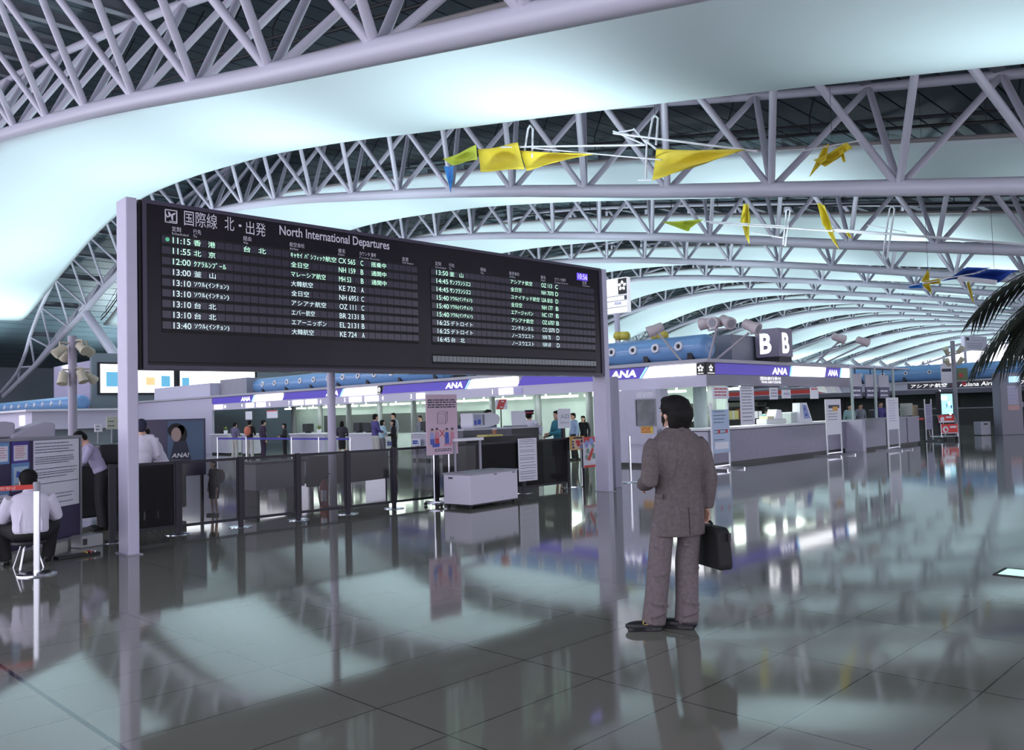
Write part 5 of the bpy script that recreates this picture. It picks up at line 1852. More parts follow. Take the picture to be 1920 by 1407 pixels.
# two figures in white behind the barrier at the left, and dark equipment
man_at('person in a white shirt and dark cap standing behind the left board post', 265, Y=13.0, rz=-20, h=1.68, top=SHIRT, bottom=BLK, J=front, hairm=NAVYC)
man_at('person in a white shirt bending forward behind the barrier left of the portrait panel', 306, Y=13.6, rz=80, h=1.68, top=SHIRT, bottom=BLK, J=lean)
man_at('person in a pale shirt leaning over between the partition and the left board post', 190, Y=13.6, rz=80, h=1.62, top=mat('pale lilac shirt', (0.42, 0.38, 0.55), 0.8), bottom=BLK, J=lean)
ma = thing('screening_machine', 'long dark baggage screening machine behind the left board post', 'screening machine', (4.5, 14.3, 0), 0.1)
MB().box(0, 2.0, 0, 0.9, 0.12, 0.95).build('housing', BLACK, ma, bevel=0.03)
MB().box(0.5, 1.4, 0.02, 0.88, 0.95, 1.28).build('tunnel', DARK, ma, bevel=0.04)
for x in (0.1, 1.8):
    for y in (0.08, 0.78):
        MB().box(x, x + 0.07, y, y + 0.07, 0, 0.12).build('leg', BLACK, ma)
# portrait advertisement panel
YA = 16.2
xa, zt_ = on_y(258, 788, YA)
xb, zb2 = on_y(386, 858, YA)
ap = thing('portrait_panel', 'violet advertising panel with a portrait of a woman behind the barrier', 'advertising panel', (xa, YA, 0), 0)
w = xb - xa
MB().box(0, w, 0, 0.06, 0.55, zt_).build('panel', mat('dark violet panel', (0.06, 0.045, 0.11), 0.3), ap)
for x in (0.05, w - 0.1):
    MB().box(x, x + 0.05, 0.0, 0.06, 0.0, 0.55).build('leg', DARK, ap)
cx0, cz0 = w * 0.55, zt_ - 0.30
flat(ap, [[(w * 0.42, 0.85), (w * 0.97, 0.85), (w * 0.97, zt_ - 0.03), (w * 0.42, zt_ - 0.03)]], mat('portrait background', (0.10, 0.16, 0.26), 0.4), 'picture_field')
flat(ap, [ringpts((cx0, cz0 + 0.08), 0.17, 0.14), ringpts((cx0 + 0.1, cz0), 0.12, 0.18)], BLACK, 'portrait_hair', -0.007)
flat(ap, [ringpts((cx0, cz0), 0.10, 0.14)], mat('printed face', (0.5, 0.36, 0.32), 0.5), 'portrait_face', -0.010)
flat(ap, [[(cx0 - 0.13, 0.86), (cx0 + 0.3, 0.86), (cx0 + 0.2, cz0 - 0.13), (cx0 - 0.04, cz0 - 0.13)]], INK, 'portrait_jacket', -0.008)
m = MB()
text(m, 'ANA!', (cx0 - 0.1, -0.011, 0.92), UXX, FV, 0.34, 0.09, 0.2, 0.03)
m.build('lettering', WHITE, ap)
# queue belts
qx = 16.2
qs = [(408, 'left end of'), (462, 'second from the left in'), (547, 'third from the left in'), (598, 'just left of the pale pole in'), (657, 'just right of the pale pole in')]
prev = None
for i, (u, wd) in enumerate(qs):
    y = on_x(u, 830, qx)[0]
    q = thing('belt_post', 'slim belt post, %s the blue belt queue line' % wd, 'belt post', (qx, y, 0), 0, 'belt posts of the queue')
    MB().tube([(0, 0, 0.02), (0, 0, 0.95)], 0.03, 10).build('pole', CHROME, q, 60)
    MB().lathe([(0.001, 0.03), (0.16, 0.015), (0.17, 0)], (0, 0, 0), 18).build('foot', CHROME, q, 50)
    if prev is not None:
        MB().box(-0.003, 0.003, 0.03, prev - y - 0.03, 0.86, 0.93).build('belt', BLUEBELT, q)
    prev = y
for u, v0, v1, X, lab in ((466, 772, 787, 19.6, 'small white hanging plate at the left over the queue'), (510, 770, 784, 19.6, 'white hanging plate with red rim over the queue')):
    y0, z1 = on_x(u - 6 if u < 500 else u - 10, v0, X)
    y1, z0 = on_x(u + 6 if u < 500 else u + 10, v1, X)
    t = thing('hanging_plate', lab, 'sign', (X, 0, 0))
    MB().box(0, 0.03, y1, y0, z0, z1).build('plate', PAPER, t)
    MB().tube([(0.015, (y0 + y1) / 2, z1), (0.015, (y0 + y1) / 2, 2.44)], 0.01, 5).build('hanger', DARK, t)
    if u > 500:
        MB().box(-0.004, 0, y1, y0, z1 - 0.05, z1).build('red_rim', RED, t)

# ------------------------------------------------------------------ sign and poster stands in front of the counter and further right
def stand(label, uL, uR, v, vtop, vbot, mt, rows=(), seed=1, ink=None, base=True, posts_above=0.0, rim=None):
    a, b = Vector((*on_floor(uL, v), 0)), None
    d = Vector((1, -0.75, 0)).normalized() if False else None
    # stands square to the hall front: along X
    r = ray(uR, v - 4)
    xb = a.y / r.y * r.x if abs(r.y) > 1e-6 else a.x
    w = xb - a.x
    t = thing('sign_stand', label, 'sign stand', a, 0)
    zt_ = on_y(uL, vtop, a.y)[1]
    zb2 = on_y(uL, vbot, a.y)[1]
    m = MB()
    for x in (0, w):
        m.tube([(x, 0, 0.04), (x, 0, zt_ + posts_above)], 0.025, 10)
    m.build('posts', WHITE, t, 60)
    MB().box(0.0, w, -0.03, 0.0, zb2, zt_).build('board', mt, t)
    if rows:
        m = MB()
        lines(m, (w * 0.08, -0.034, 0), UXX, FV, w * 0.84, [zb2 + (zt_ - zb2) * r for r in rows], 0.018, seed, 0.6)
        m.build('print', ink or INK, t)
    m = MB()
    for x in (0, w):
        m.bar((x, -0.42, 0.025), (x, 0.42, 0.025), 0.06, 0.05)
    m.bar((0, 0, 0.1), (w, 0, 0.1), 0.03, 0.03)
    m.build('base', CHROME, t)
    return t, w, zb2, zt_


t, w, z0, z1 = stand('pale blue floor plan stand with white posts right of the man in the suit', 1337, 1369, 883, 769, 851, mat('pale blue map paper', (0.42, 0.52, 0.70), 0.5), (0.95, 0.86, 0.78, 0.7, 0.52, 0.45, 0.3, 0.2), 11, None, True, 0.18)
flat(t, [[(w * .1, z0 + .1), (w * .9, z0 + .1), (w * .9, z0 + .28), (w * .1, z0 + .28)]], PAPER, 'white_strip', -0.036)
flat(t, [[(w * .3, z0 + .5), (w * .42, z0 + .5), (w * .42, z0 + .6), (w * .3, z0 + .6)], [(w * .75, z0 + .5), (w * .87, z0 + .5), (w * .87, z0 + .6), (w * .75, z0 + .6)]], INKRED, 'red_marks', -0.036)
t, w, z0, z1 = stand('white sign stand with a dark title bar at the right end of the counter', 1552, 1579, 857, 749, 816, PAPER, (0.66, 0.58, 0.5, 0.42), 12)
flat(t, [[(w * .12, z1 - .28), (w * .88, z1 - .28), (w * .88, z1 - .18), (w * .12, z1 - .18)]], INK, 'title_bar', -0.036)
flat(t, [[(w * .4, z0 + .72), (w * .75, z0 + .72), (w * .75, z0 + .86), (w * .4, z0 + .86)]], mat('orange print', (0.7, 0.35, 0.06), 0.5), 'picture', -0.038)
t, w, z0, z1 = stand('wide white sign stand with lines of text beyond the counter end', 1667, 1687, 846, 746, 806, PAPER, (0.9, 0.82, 0.74, 0.66, 0.58, 0.5, 0.42, 0.34, 0.26), 13, PV)
stand('slim framed poster stand left of the red luggage trolley', 1737, 1749, 828, 758, 806, mat('lilac poster', (0.32, 0.30, 0.45), 0.5), (0.9, 0.8, 0.7, 0.6, 0.4, 0.3), 14, None, True, 0.2)
# thin stanchions left of the cabinet
for u, v, lab in ((1164, 906, 'left of the two thin chrome posts beside the right board post'), (1183, 905, 'right of the two thin chrome posts beside the right board post')):
    x, y = on_floor(u, v)
    t = thing('belt_post', lab, 'belt post', (x, y, 0), 0, 'thin chrome posts')
    MB().tube([(0, 0, 0.01), (0, 0, 1.02)], 0.024, 10).build('pole', CHROME, t, 60)
    MB().lathe([(0.001, 0.025), (0.17, 0.012), (0.18, 0)], (0, 0, 0), 20).build('foot', CHROME, t, 50)
# counter units at the right end, with glass posts
ux = on_floor(1598, 848)
cu = thing('counter_unit', 'grey counter units with a pale corner post at the right end of the travel counter', 'counter', (XB - 0.45, 11.55, 0))
for i, (a, b) in enumerate(((0, 1.9), (2.0, 3.9), (4.0, 5.2))):
    MB().box(a, b, 0.0, 0.6, 0.1, 1.02).build('front_panel', mat('grey lilac laminate', (0.27, 0.26, 0.33), 0.45), cu)
MB().box(-0.25, 0.0, -0.05, 0.62, 0.0, 1.05).build('corner_post', LILAC, cu)
MB().box(0.0, 5.2, -0.02, 0.62, 1.02, 1.06).build('top', GREY, cu)
MB().box(0.02, 5.15, 0.05, 0.58, 0, 0.1).build('plinth', BLACK, cu)
for x in (-0.1, 1.9, 3.6):
    MB().tube([(x, 0.3, 1.0), (x, 0.3, 2.84)], 0.05, 8).build('upright', mat('pale green post', (0.42, 0.5, 0.5), 0.4), cu)
MB().box(-0.2, 5.2, 0.25, 0.85, 2.84, 2.9).build('top_rail', LILAC, cu)
for u0, u1, lab in ((1596, 1617, 'left of three dark violet plates over the right counter units'), (1624, 1646, 'middle of three dark violet plates over the right counter units'), (1649, 1668, 'right of three dark violet plates over the right counter units')):
    Y = 12.3
    xa, zt_ = on_y(u0, 735, Y)
    xb, zb2 = on_y(u1, 747, Y)
    zt_ = zb2 + 0.42
    t = thing('hanging_plate', lab, 'sign', (xa, Y, 0), 0, 'violet plates over the counter units')
    MB().box(0, xb - xa, 0, 0.04, zb2, zt_).build('plate', mat('dark violet plate', (0.03, 0.02, 0.10), 0.4), t)
    MB().box(0, xb - xa, 0, 0.04, zt_, zt_ + 0.45).build('upper_plate', mat('pale plate', (0.5, 0.48, 0.56), 0.4), t)
    m = MB()
    lines(m, ((xb - xa) * 0.1, -0.004, 0), UXX, FV, (xb - xa) * 0.8, (zb2 + 0.08, zb2 + 0.24), 0.07, 3, 0.9)
    m.build('lettering', LET, t)
    MB().box((xb - xa) * 0.45, (xb - xa) * 0.5, 0.01, 0.03, zt_ + 0.45, 2.85).build('hanger', DARK, t)
for u, c, hh in ((1594, PALET, 1.6), (1614, GRV, 1.62), (1652, VIO, 1.66)):
    man_at({1594: 'person in a pale green top behind the right counter units, nearest the corner post', 1614: 'person in grey behind the middle of the right counter units', 1652: 'person in violet behind the far end of the right counter units'}[u], u, Y=13.2, rz=150, h=hh, top=c, bottom=BLK)
# small things on and around the desks
def small_screen(u, X, lab, w=0.42, z=1.0):
    y = on_x(u, 800, X)[0]
    t = thing('desk_screen', lab, 'monitor', (X, y, z), math.radians(-90), 'small screens on the check-in desks')
    MB().box(-w / 2, w / 2, 0, 0.3, 0.06, 0.40).build('housing', DARK, t, bevel=0.01)
    MB().box(-0.1, 0.1, 0.06, 0.24, 0, 0.06).build('foot', DARK, t)


for u, lab in ((409, 'dark screen on the first desk at the far left'), (572, 'dark screen on the desk left of the pale pole'), (668, 'dark screen on the desk right of the pale pole'), (686, 'dark screen beside the man in the violet shirt'), (795, 'dark screen behind the pink poster')):
    small_screen(u, 19.4, lab)
for u, X, lab in ((423, 19.2, 'small plant in a white pot on the first desk at the far left'), (598, 19.2, 'small plant in a white pot on the desk left of the pale pole')):
    y = on_x(u, 800, X)[0]
    t = thing('potted_plant', lab, 'plant', (X, y, 1.0))
    MB().lathe([(0.001, 0), (0.08, 0), (0.1, 0.16), (0.09, 0.16), (0.001, 0.14)], (0, 0, 0), 14).build('pot', WHITE, t, 50)
    m = MB()
    rr = random.Random(u)
    for k in range(26):
        q, e, l = rr.uniform(0, 2 * PI), rr.uniform(0.4, 1.4), rr.uniform(0.1, 0.24)
        d = Vector((math.cos(q) * math.cos(e), math.sin(q) * math.cos(e), math.sin(e)))
        sd = Vector((-math.sin(q), math.cos(q), 0)) * 0.03
        p = Vector((0, 0, 0.15))
        m.add([p, p + d * l * 0.6 + sd, p + d * l, p + d * l * 0.6 - sd], [(0, 1, 2, 3)])
    m.build('foliage', mat('yellow green leaf', (0.22, 0.30, 0.08), 0.6), t)
for u0, u1, v0, v1, lab in ((725, 741, 826, 838, 'white number plate standing by the desk right of the man in the violet shirt'), (772, 788, 823, 836, 'white number plate on the desk front left of the pink poster')):
    X = 18.85
    ya, za = on_x(u0, v0, X)
    yb, zb_ = on_x(u1, v1, X)
    t = thing('desk_plate', lab, 'sign', (X, yb, 0))
    MB().box(0, 0.02, 0, ya - yb, zb_, za).build('plate', PAPER, t)
    m = MB()
    lines(m, (-0.004, (ya - yb) * 0.9, 0), UY, FV, (ya - yb) * 0.8, (zb_ + (za - zb_) * 0.2, zb_ + (za - zb_) * 0.5), (za - zb_) * 0.25, u0, 0.9)
    m.build('print', INKBLUE, t)
    MB().box(0.02, 0.06, (ya - yb) * 0.4, (ya - yb) * 0.6, 0, za - 0.03).build('post', GREY, t)
for u, lab in ((812, 'blue seat left of the pink poster stand'), (826, 'blue seat half hidden by the pink poster')):
    y = on_x(u, 830, 18.3)[0]
    t = thing('chair', lab, 'chair', (18.3, y, 0), math.radians(80), 'blue seats near the desks')
    MB().box(-0.22, 0.22, -0.2, 0.22, 0.42, 0.47).build('seat', mat('blue seat fabric', (0.06, 0.10, 0.35), 0.7), t, bevel=0.015)
    MB().box(-0.22, 0.22, -0.24, -0.19, 0.47, 0.9).build('backrest', mat('blue seat fabric', (0.06, 0.1, 0.35), 0.7), t, bevel=0.015)
    for x in (-0.19, 0.17):
        for yy in (-0.2, 0.18):
            MB().box(x, x + 0.025, yy, yy + 0.025, 0, 0.42).build('leg', CHROME, t)
# between the right stands: tan boards, pale screen, red belt
for u0, u1, v0, v1, Y, c, nm, lab in ((1689, 1712, 757, 779, 13.0, mat('pale green screen', (0.42, 0.46, 0.42), 0.5), 'screen_board', 'pale green screen behind the wide white sign stand'),
                                  (1690, 1696, 785, 824, 11.6, mat('tan board', (0.5, 0.38, 0.25), 0.6), 'tan_board', 'narrow tan board just right of the wide white sign stand'),
                                  (1712, 1723, 760, 803, 12.4, mat('tan board', (0.5, 0.38, 0.25), 0.6), 'tan_board', 'tan cut-out board between the right sign stands, above the red belt')):
    xa, za = on_y(u0, v0, Y)
    xb, zb_ = on_y(u1, v1, Y)
    t = thing(nm, lab, 'board', (xa, Y, 0))
    MB().box(0, xb - xa, 0, 0.04, zb_, za).build('board', c, t)
    MB().box((xb - xa) * 0.35, (xb - xa) * 0.65, 0.04, 0.1, 0, za - 0.05).build('post', DARK, t)
    if nm == 'tan_board':
        flat(t, [[((xb - xa) * .2, zb_ + (za - zb_) * .15), ((xb - xa) * .8, zb_ + (za - zb_) * .15), ((xb - xa) * .8, zb_ + (za - zb_) * .4), ((xb - xa) * .2, zb_ + (za - zb_) * .4)]], INK, 'dark_picture')
pb = None
for u, lab in ((1708, 'left post of the red belt between the right sign stands'), (1733, 'right post of the red belt beside the slim framed poster')):
    Y = 12.0
    x = on_y(u, 790, Y)[0]
    t = thing('belt_post', lab, 'belt post', (x, Y, 0), 0, 'posts of the short red belt')
    MB().tube([(0, 0, 0.02), (0, 0, 0.98)], 0.03, 10).build('pole', BLACK, t, 60)
    MB().lathe([(0.001, 0.03), (0.16, 0.015), (0.17, 0)], (0, 0, 0), 16).build('foot', BLACK, t, 50)
    if pb is not None:
        MB().box(pb - x + 0.03, -0.03, -0.003, 0.003, 0.88, 0.95).build('belt', mat('red belt webbing', (0.6, 0.05, 0.035), 0.6), t)
    pb = x

# ------------------------------------------------------------------ second island further along the hall
X2I = 60.0
i2 = thing('check_in_island', 'far dark check-in island with white airline lettering under a long blue duct', 'check-in island', (X2I, 0, 0))
MB().box(0.05, 9, -2, 46, 2.55, 2.95).build('roof_slab', GREY, i2)
MB().box(-0.1, 9, -2, 46, 2.86, 2.98).build('roof_trim', mat('grey roof trim', (0.3, 0.3, 0.3), 0.4), i2)
dk = mat('dark violet fascia', (0.045, 0.038, 0.06), 0.4)
MB().box(0, 0.05, -2, 21.2, 2.45, 2.86).build('dark_sign_band', dk, i2)
MB().box(0, 0.05, 21.2, 27, 2.45, 2.86).build('pale_sign_band', mat('pale sign band', (0.5, 0.48, 0.58), 0.4), i2)
MB().box(0, 0.05, 27, 46, 2.45, 2.75).build('red_sign_band', RED, i2)
MB().box(0, 0.05, -2, 46, 2.1, 2.40).build('lower_fascia', mat('slate fascia', (0.10, 0.095, 0.13), 0.45), i2)
MB().box(-0.02, 0.05, -2, 46, 2.40, 2.45).build('pale_rail', LILAC, i2)
for ya in (21.0, 14.4):
    m = MB()
    text(m, 'アシアナ航空', (-0.02, ya, 2.53), UY, FV, 2.3, 0.26, 0.2)
    m.build('lettering', LITTEXT, i2)
    m = MB()
    text(m, 'Asiana Airlines', (-0.02, ya - 3.1, 2.53), UY, FV, 2.6, 0.26, 0.2)
    m.build('lettering', LITTEXT, i2)
    m = MB()
    m.prism([(-0.02, ya - 2.55, 2.55), (-0.02, ya - 2.95, 2.62), (-0.02, ya - 2.7, 2.78)], (0.01, 0, 0))
    m.build('mark', RED, i2)
for n, y in (('2', 19.2), ('1', 15.9)):
    m = MB()
    text(m, n, (-0.02, y, 2.14), UY, FV, None, 0.22)
    m.build('desk_number', LITTEXT, i2)
MB().box(4.5, 4.7, -2, 46, 0, 2.55).build('back_partition', mat('dark partition', (0.05, 0.06, 0.06), 0.6), i2)
for y in range(-1, 46, 4):
    MB().tube([(3.0, y, 0), (3.0, y, 2.55)], 0.16, 10).build('column', DARK, i2)
    if y % 3:
        MB().box(1.2, 1.35, y + 0.4, y + 1.6, 2.44, 2.5).build('tube_light', TUBELAMP, i2)
MB().box(0.3, 1.1, -2, 24, 0.0, 1.08).build('dark_desks', BLACK, i2)
MB().box(0.25, 1.15, -2, 24, 1.08, 1.13).build('desk_top', GREY, i2)
air_pipe(60.9, 0.5, 26.5, 3.55, 0.55, 'long blue air duct on the roof of the far island', 1.55)
for Y, lab in ((12.5, 'person in a pale shirt stooping at the far dark desks'), (15.0, 'clerk in white behind the far dark desks')):
    figure('person', lab, (58.6 if Y < 13 else 62, Y, 0), math.radians(-90 if Y < 13 else 90), 1.7, GRV if Y < 13 else SHIRT, GREYC, lean if Y < 13 else front, vox=0.02)
# luggage trolley with red boards
cx, cy = on_floor(1781, 826)
lt = thing('luggage_trolley', 'luggage trolley with two red and white advertising boards', 'luggage trolley', (cx, cy, 0), math.radians(-38))
VOD = mat('bright red board', (0.70, 0.02, 0.015), 0.45)
MB().box(-0.36, 0.36, -0.02, 0.02, 0.28, 0.66).build('lower_board', VOD, lt)
MB().box(-0.32, 0.36, 0.18, 0.22, 0.72, 1.02).build('upper_board', VOD, lt)
flat(lt, [ringpts((-0.18, 0.45), 0.13, 0.13, 18), [(0.02, 0.5), (0.3, 0.5), (0.3, 0.58), (0.02, 0.58)], [(-0.36, 0.28), (0.36, 0.28), (0.36, 0.31), (-0.36, 0.31)]], PAPER, 'white_marks', -0.024)
flat(lt, [ringpts((-0.165, 0.43), 0.06, 0.06), [(-0.18, 0.44), (-0.12, 0.47), (-0.2, 0.55)]], VOD, 'red_drop', -0.028)
flat(lt, [ringpts((-0.16, 0.87), 0.09, 0.09, 18), [(0.0, 0.9), (0.26, 0.9), (0.26, 0.97), (0.0, 0.97)], [(-0.32, 0.72), (0.36, 0.72), (0.36, 0.79), (-0.32, 0.79)]], PAPER, 'upper_marks', 0.176)
m = MB()
for s in (-1, 1):
    m.tube([(s * 0.34, -0.05, 0.14), (s * 0.34, 0.75, 0.14), (s * 0.34, 0.85, 0.5), (s * 0.34, 0.95, 1.02)], 0.018, 8)
    m.tube([(s * 0.36, 0.0, 0.14), (s * 0.36, 0.0, 0.66), (s * 0.36, 0.2, 1.02)], 0.014, 8)
m.tube([(-0.34, 0.95, 1.02), (0.34, 0.95, 1.02)], 0.018, 8)
m.tube([(-0.34, -0.05, 0.14), (0.34, -0.05, 0.14)], 0.018, 8)
m.build('frame', CHROME, lt)
MB().box(-0.32, 0.32, 0.05, 0.75, 0.15, 0.18).build('platform', GREY, lt)
for x in (-0.3, 0.3):
    for y in (0.0, 0.72):
        MB().lathe([(0.001, -0.02), (0.06, -0.02), (0.06, 0.02), (0.001, 0.02)], (x, y, 0.062), 14, (1, 0, 0)).build('wheel', BLACK, lt, 50)
# lit advertisement column with banners, kiosk column, bin
YL = 13.4
xa, zt_ = on_y(1764, 739, YL)
xb, zb2 = on_y(1787, 776, YL)
la = thing('lit_poster', 'lit pale blue poster on a dark frame behind the red luggage trolley', 'advertising panel', (xa, YL, 0))
MB().box(-0.08, xb - xa + 0.08, 0, 0.2, 0.05, zt_ + 0.1).build('frame', DARK, la)
flat(la, [[(0, zb2), (xb - xa, zb2), (xb - xa, zt_), (0, zt_)]], mat('lit pale blue picture', (0.4, 0.7, 0.8), 0.4, emit=(0.4, 0.8, 0.95), estr=0.8), 'lit_picture')
flat(la, [ringpts(((xb - xa) * .7, zt_ - .45), 0.12, 0.1), ringpts(((xb - xa) * .75, zt_ - 1.0), 0.14, 0.1), [((xb - xa) * .0, zt_ - .3), ((xb - xa) * .5, zt_ - .3), ((xb - xa) * .5, zt_ - .1), (0, zt_ - .1)]], LITTEXT, 'pale_shapes', -0.007)
flat(la, [ringpts(((xb - xa) * .45, zt_ - .55), 0.06, 0.12), ringpts(((xb - xa) * .85, zt_ - 0.62), 0.1, 0.08)], INKBLUE, 'dark_shapes', -0.009)
mp = thing('banner_mast', 'tall grey mast with two banners and floodlights at the top, by the lit poster', 'mast', (on_y(1792, 760, YL)[0], YL, 0), math.radians(-50))
MB().tube([(0, 0, 0), (0, 0, on_y(1790, 640, YL)[1])], 0.1, 12).build('pole', mat('grey mast paint', (0.28, 0.27, 0.32), 0.45), mp, 60)
z0, z1 = on_y(1780, 718, YL)[1], on_y(1780, 681, YL)[1]
MB().box(-0.62, -0.1, -0.03, 0.0, z0, z1).build('banner', PAPER, mp)
MB().box(0.12, 0.62, -0.03, 0.0, z0 + 0.1, z1 - 0.25).build('banner', mat('green red banner', (0.14, 0.18, 0.09), 0.6), mp)
flat(mp, [[(-0.58, z1 - .4), (-0.14, z1 - .4), (-0.14, z1 - .25), (-0.58, z1 - .25)]], INK, 'banner_title', -0.034)
flat(mp, [ringpts((0.3, z1 - .6), 0.1, 0.1), ringpts((0.42, z1 - 1.0), 0.12, 0.1)], INKRED, 'banner_marks', -0.034)


def lamp_head(mb, c, d, r=0.13, L=0.4):
    c, d = Vector(c), Vector(d).normalized()
    mb.tube([c - d * L * 0.5, c - d * L * 0.42, c + d * L * 0.1, c + d * L * 0.2, c + d * L * 0.5], [r * 0.55, r * 0.85, r * 0.9, r, r * 1.05], 14)


CREAM = mat('cream lamp housing', (0.60, 0.54, 0.42), 0.45)
PINKL = mat('pale pink lamp housing', (0.60, 0.50, 0.53), 0.45)
zt_ = on_y(1790, 648, YL)[1]
for k, (dx, dz) in enumerate(((-0.32, 0), (0.32, 0.05), (-0.3, -0.55), (0.3, -0.5))):
    m = MB()
    lamp_head(m, (dx, -0.05, zt_ + dz - 0.3), (dx, -0.3, 0.5), 0.12, 0.4)
    m.tube([(0, 0, zt_ + dz - 0.35), (dx, -0.05, zt_ + dz - 0.35)], 0.03, 6)
    m.build('floodlight', CREAM, mp, 50)
kx_, ky_ = on_floor(1905, 815)
kk = thing('information_column', 'grey information column with posters at the right picture edge', 'column', (kx_ - 0.4, ky_, 0), math.radians(-35))
MB().box(-0.55, 0.55, 0, 0.5, 0, 2.8).build('casing', mat('violet grey casing', (0.2, 0.185, 0.24), 0.45), kk, bevel=0.02)
flat(kk, [[(-0.2, 1.35), (0.35, 1.35), (0.35, 2.2), (-0.2, 2.2)]], mat('pale lilac notice', (0.4, 0.37, 0.48), 0.5), 'notice')
flat(kk, [[(-0.2, 1.1), (0.38, 1.1), (0.38, 1.33), (-0.2, 1.33)]], mat('pink notice', (0.5, 0.28, 0.28), 0.5), 'notice')
m = MB()
lines(m, (-0.16, -0.008, 0), UXX, FV, 0.46, (1.45, 1.6, 1.75, 1.9, 2.05), 0.03, 3)
m.build('print', PV, kk)
MB().box(-0.1, 0.2, -0.3, 0.0, 2.35, 2.62).build('lit_globe_box', mat('lit pale blue box', (0.5, 0.7, 0.8), 0.4, emit=(0.5, 0.8, 1), estr=0.6), kk)
o = thing('bin', 'plain grey litter bin beside the information column', 'bin', (kx_ - 1.15, ky_ + 0.9, 0), math.radians(-35))
MB().box(-0.25, 0.25, 0, 0.45, 0.03, 0.62).build('bin_body', mat('pale grey bin', (0.33, 0.31, 0.38), 0.45), o, bevel=0.015)
MB().box(-0.23, 0.23, 0.02, 0.43, 0, 0.03).build('plinth', BLACK, o)
MB().box(-0.1, 0.1, -0.004, 0.0, 0.48, 0.55).build('slot', BLACK, o)
# high sign on two posts over the far island
YS = 26.0
xa, zt_ = on_y(1808, 630, YS)
xb, zb2 = on_y(1834, 659, YS)
hs = thing('high_sign', 'white sign board on two tall posts above the far blue duct', 'sign', (xa, YS, 0), math.radians(-12))
MB().box(0, (xb - xa), 0, 0.35, zb2, zt_).build('board', mat('pale lilac sign', (0.58, 0.52, 0.64), 0.5), hs)
w, dz = xb - xa, zt_ - zb2
m = MB()
text(m, 'Counter', (w * 0.3, -0.01, zb2 + dz * 0.68), UXX, FV, w * 0.45, dz * 0.14)
text(m, 'B', (w * 0.83, -0.01, zb2 + dz * 0.66), UXX, FV, None, dz * 0.2)
lines(m, (w * 0.1, -0.01, 0), UXX, FV, w * 0.8, (zb2 + dz * 0.15, zb2 + dz * 0.3, zb2 + dz * 0.45), dz * 0.06, 4, 0.7)
m.build('lettering', mat('grey violet ink', (0.3, 0.27, 0.4), 0.6), hs)
flat(hs, [[(w * .06, zb2 + dz * .68), (w * .2, zb2 + dz * .68), (w * .2, zb2 + dz * .9), (w * .06, zb2 + dz * .9)]], INK, 'symbol', -0.012)
for x in (0.2, w - 0.25):
    MB().box(x, x + 0.08, 0.1, 0.2, 0, zb2).build('post', LILAC, hs)

# ------------------------------------------------------------------ roof top lamps and the mast sign of the first island
YM = on_x(1157, 600, 22.2)[0]
ms = thing('mast_sign', 'white lit mast sign with a star panel beside the right end of the board', 'sign', (22.2, YM, 2.9))
y0, z1 = on_x(1132, 527, 22.2)
y1, z0 = on_x(1180, 585, 22.2)
y0 += 0.3 - 0.3
z0 -= 2.9
z1 -= 2.9
y0 -= YM
y1 -= YM
dz = z1 - z0
MB().box(-0.1, 0.1, y1, y0, z0, z1).build('panel', mat('white sign face', (0.8, 0.8, 0.84), 0.4, emit=(0.9, 0.9, 0.95), estr=0.35), ms)
MB().tube([(0, 0, 0), (0, 0, z0)], 0.09, 12).build('pole', LILAC, ms, 60)
hw_ = y0 - y1
ss = MB().box(-0.115, -0.1, y1, y1 + hw_ * 0.33, z0 + dz * 0.52, z1 - dz * 0.03).build('star_panel', BLACK, ms)
m = MB()
star(m, (-0.125, y1 + hw_ * 0.165, z0 + dz * 0.76), UY, FV, dz * 0.15)
m.build('star_emblem', LITTEXT, ss)
m = MB()
text(m, 'ANA', (-0.11, y1 + hw_ * 0.52, z0 + dz * 0.23), UY, FV, hw_ * 0.28, dz * 0.09, 0.25)
m.build('lettering', INKBLUE, ms)
m = MB()
for a in (0.48, 0.34, 0.16):
    m.box(-0.105, -0.1, y1, y0, z0 + dz * a, z0 + dz * (a + 0.012))
m.box(-0.108, -0.1, y1 + 0.01, y1 + hw_ * 0.1, z0 + dz * 0.36, z0 + dz * 0.47)
m.box(-0.108, -0.1, y0 - hw_ * 0.12, y0 - 0.01, z0 + dz * 0.36, z0 + dz * 0.47)
m.build('panel_rules', INK, ms)
MB().prism([(-0.108, y0 - 0.01, z0 + dz * 0.75), (-0.108, y0 - 0.01, z1 - 0.02), (-0.108, y0 - hw_ * 0.12, z1 - 0.02)], (0.007, 0, 0)).build('blue_corner', INKBLUE, ms)
YLW = mat('yellow lamp glass', (0.6, 0.5, 0.08), 0.4)
for k, (u, X) in enumerate(((1160, 21.6), (1172, 21.6), (1229, 21.4), (1243, 21.4))):
    y, z = on_x(u, 632, X)
    t = thing('uplight_lamp', 'yellow rimmed uplight on the island roof, %s' % ['left one under the mast sign', 'right one under the mast sign', 'left one behind the blue duct', 'right one behind the blue duct'][k], 'lamp', (X, y, 2.91), 0, 'yellow uplights')
    zz = z - 2.91
    MB().lathe([(0.001, zz - 0.1), (0.10, zz - 0.1), (0.17, zz - 0.02), (0.17, zz + 0.08), (0.12, zz + 0.16), (0.001, zz + 0.17)], (0, 0, 0), 14).build('lamp_head', YLW, t, 50)
    MB().tube([(0, 0, 0), (0, 0, zz - 0.1)], 0.04, 8).build('stem', WHITE, t)


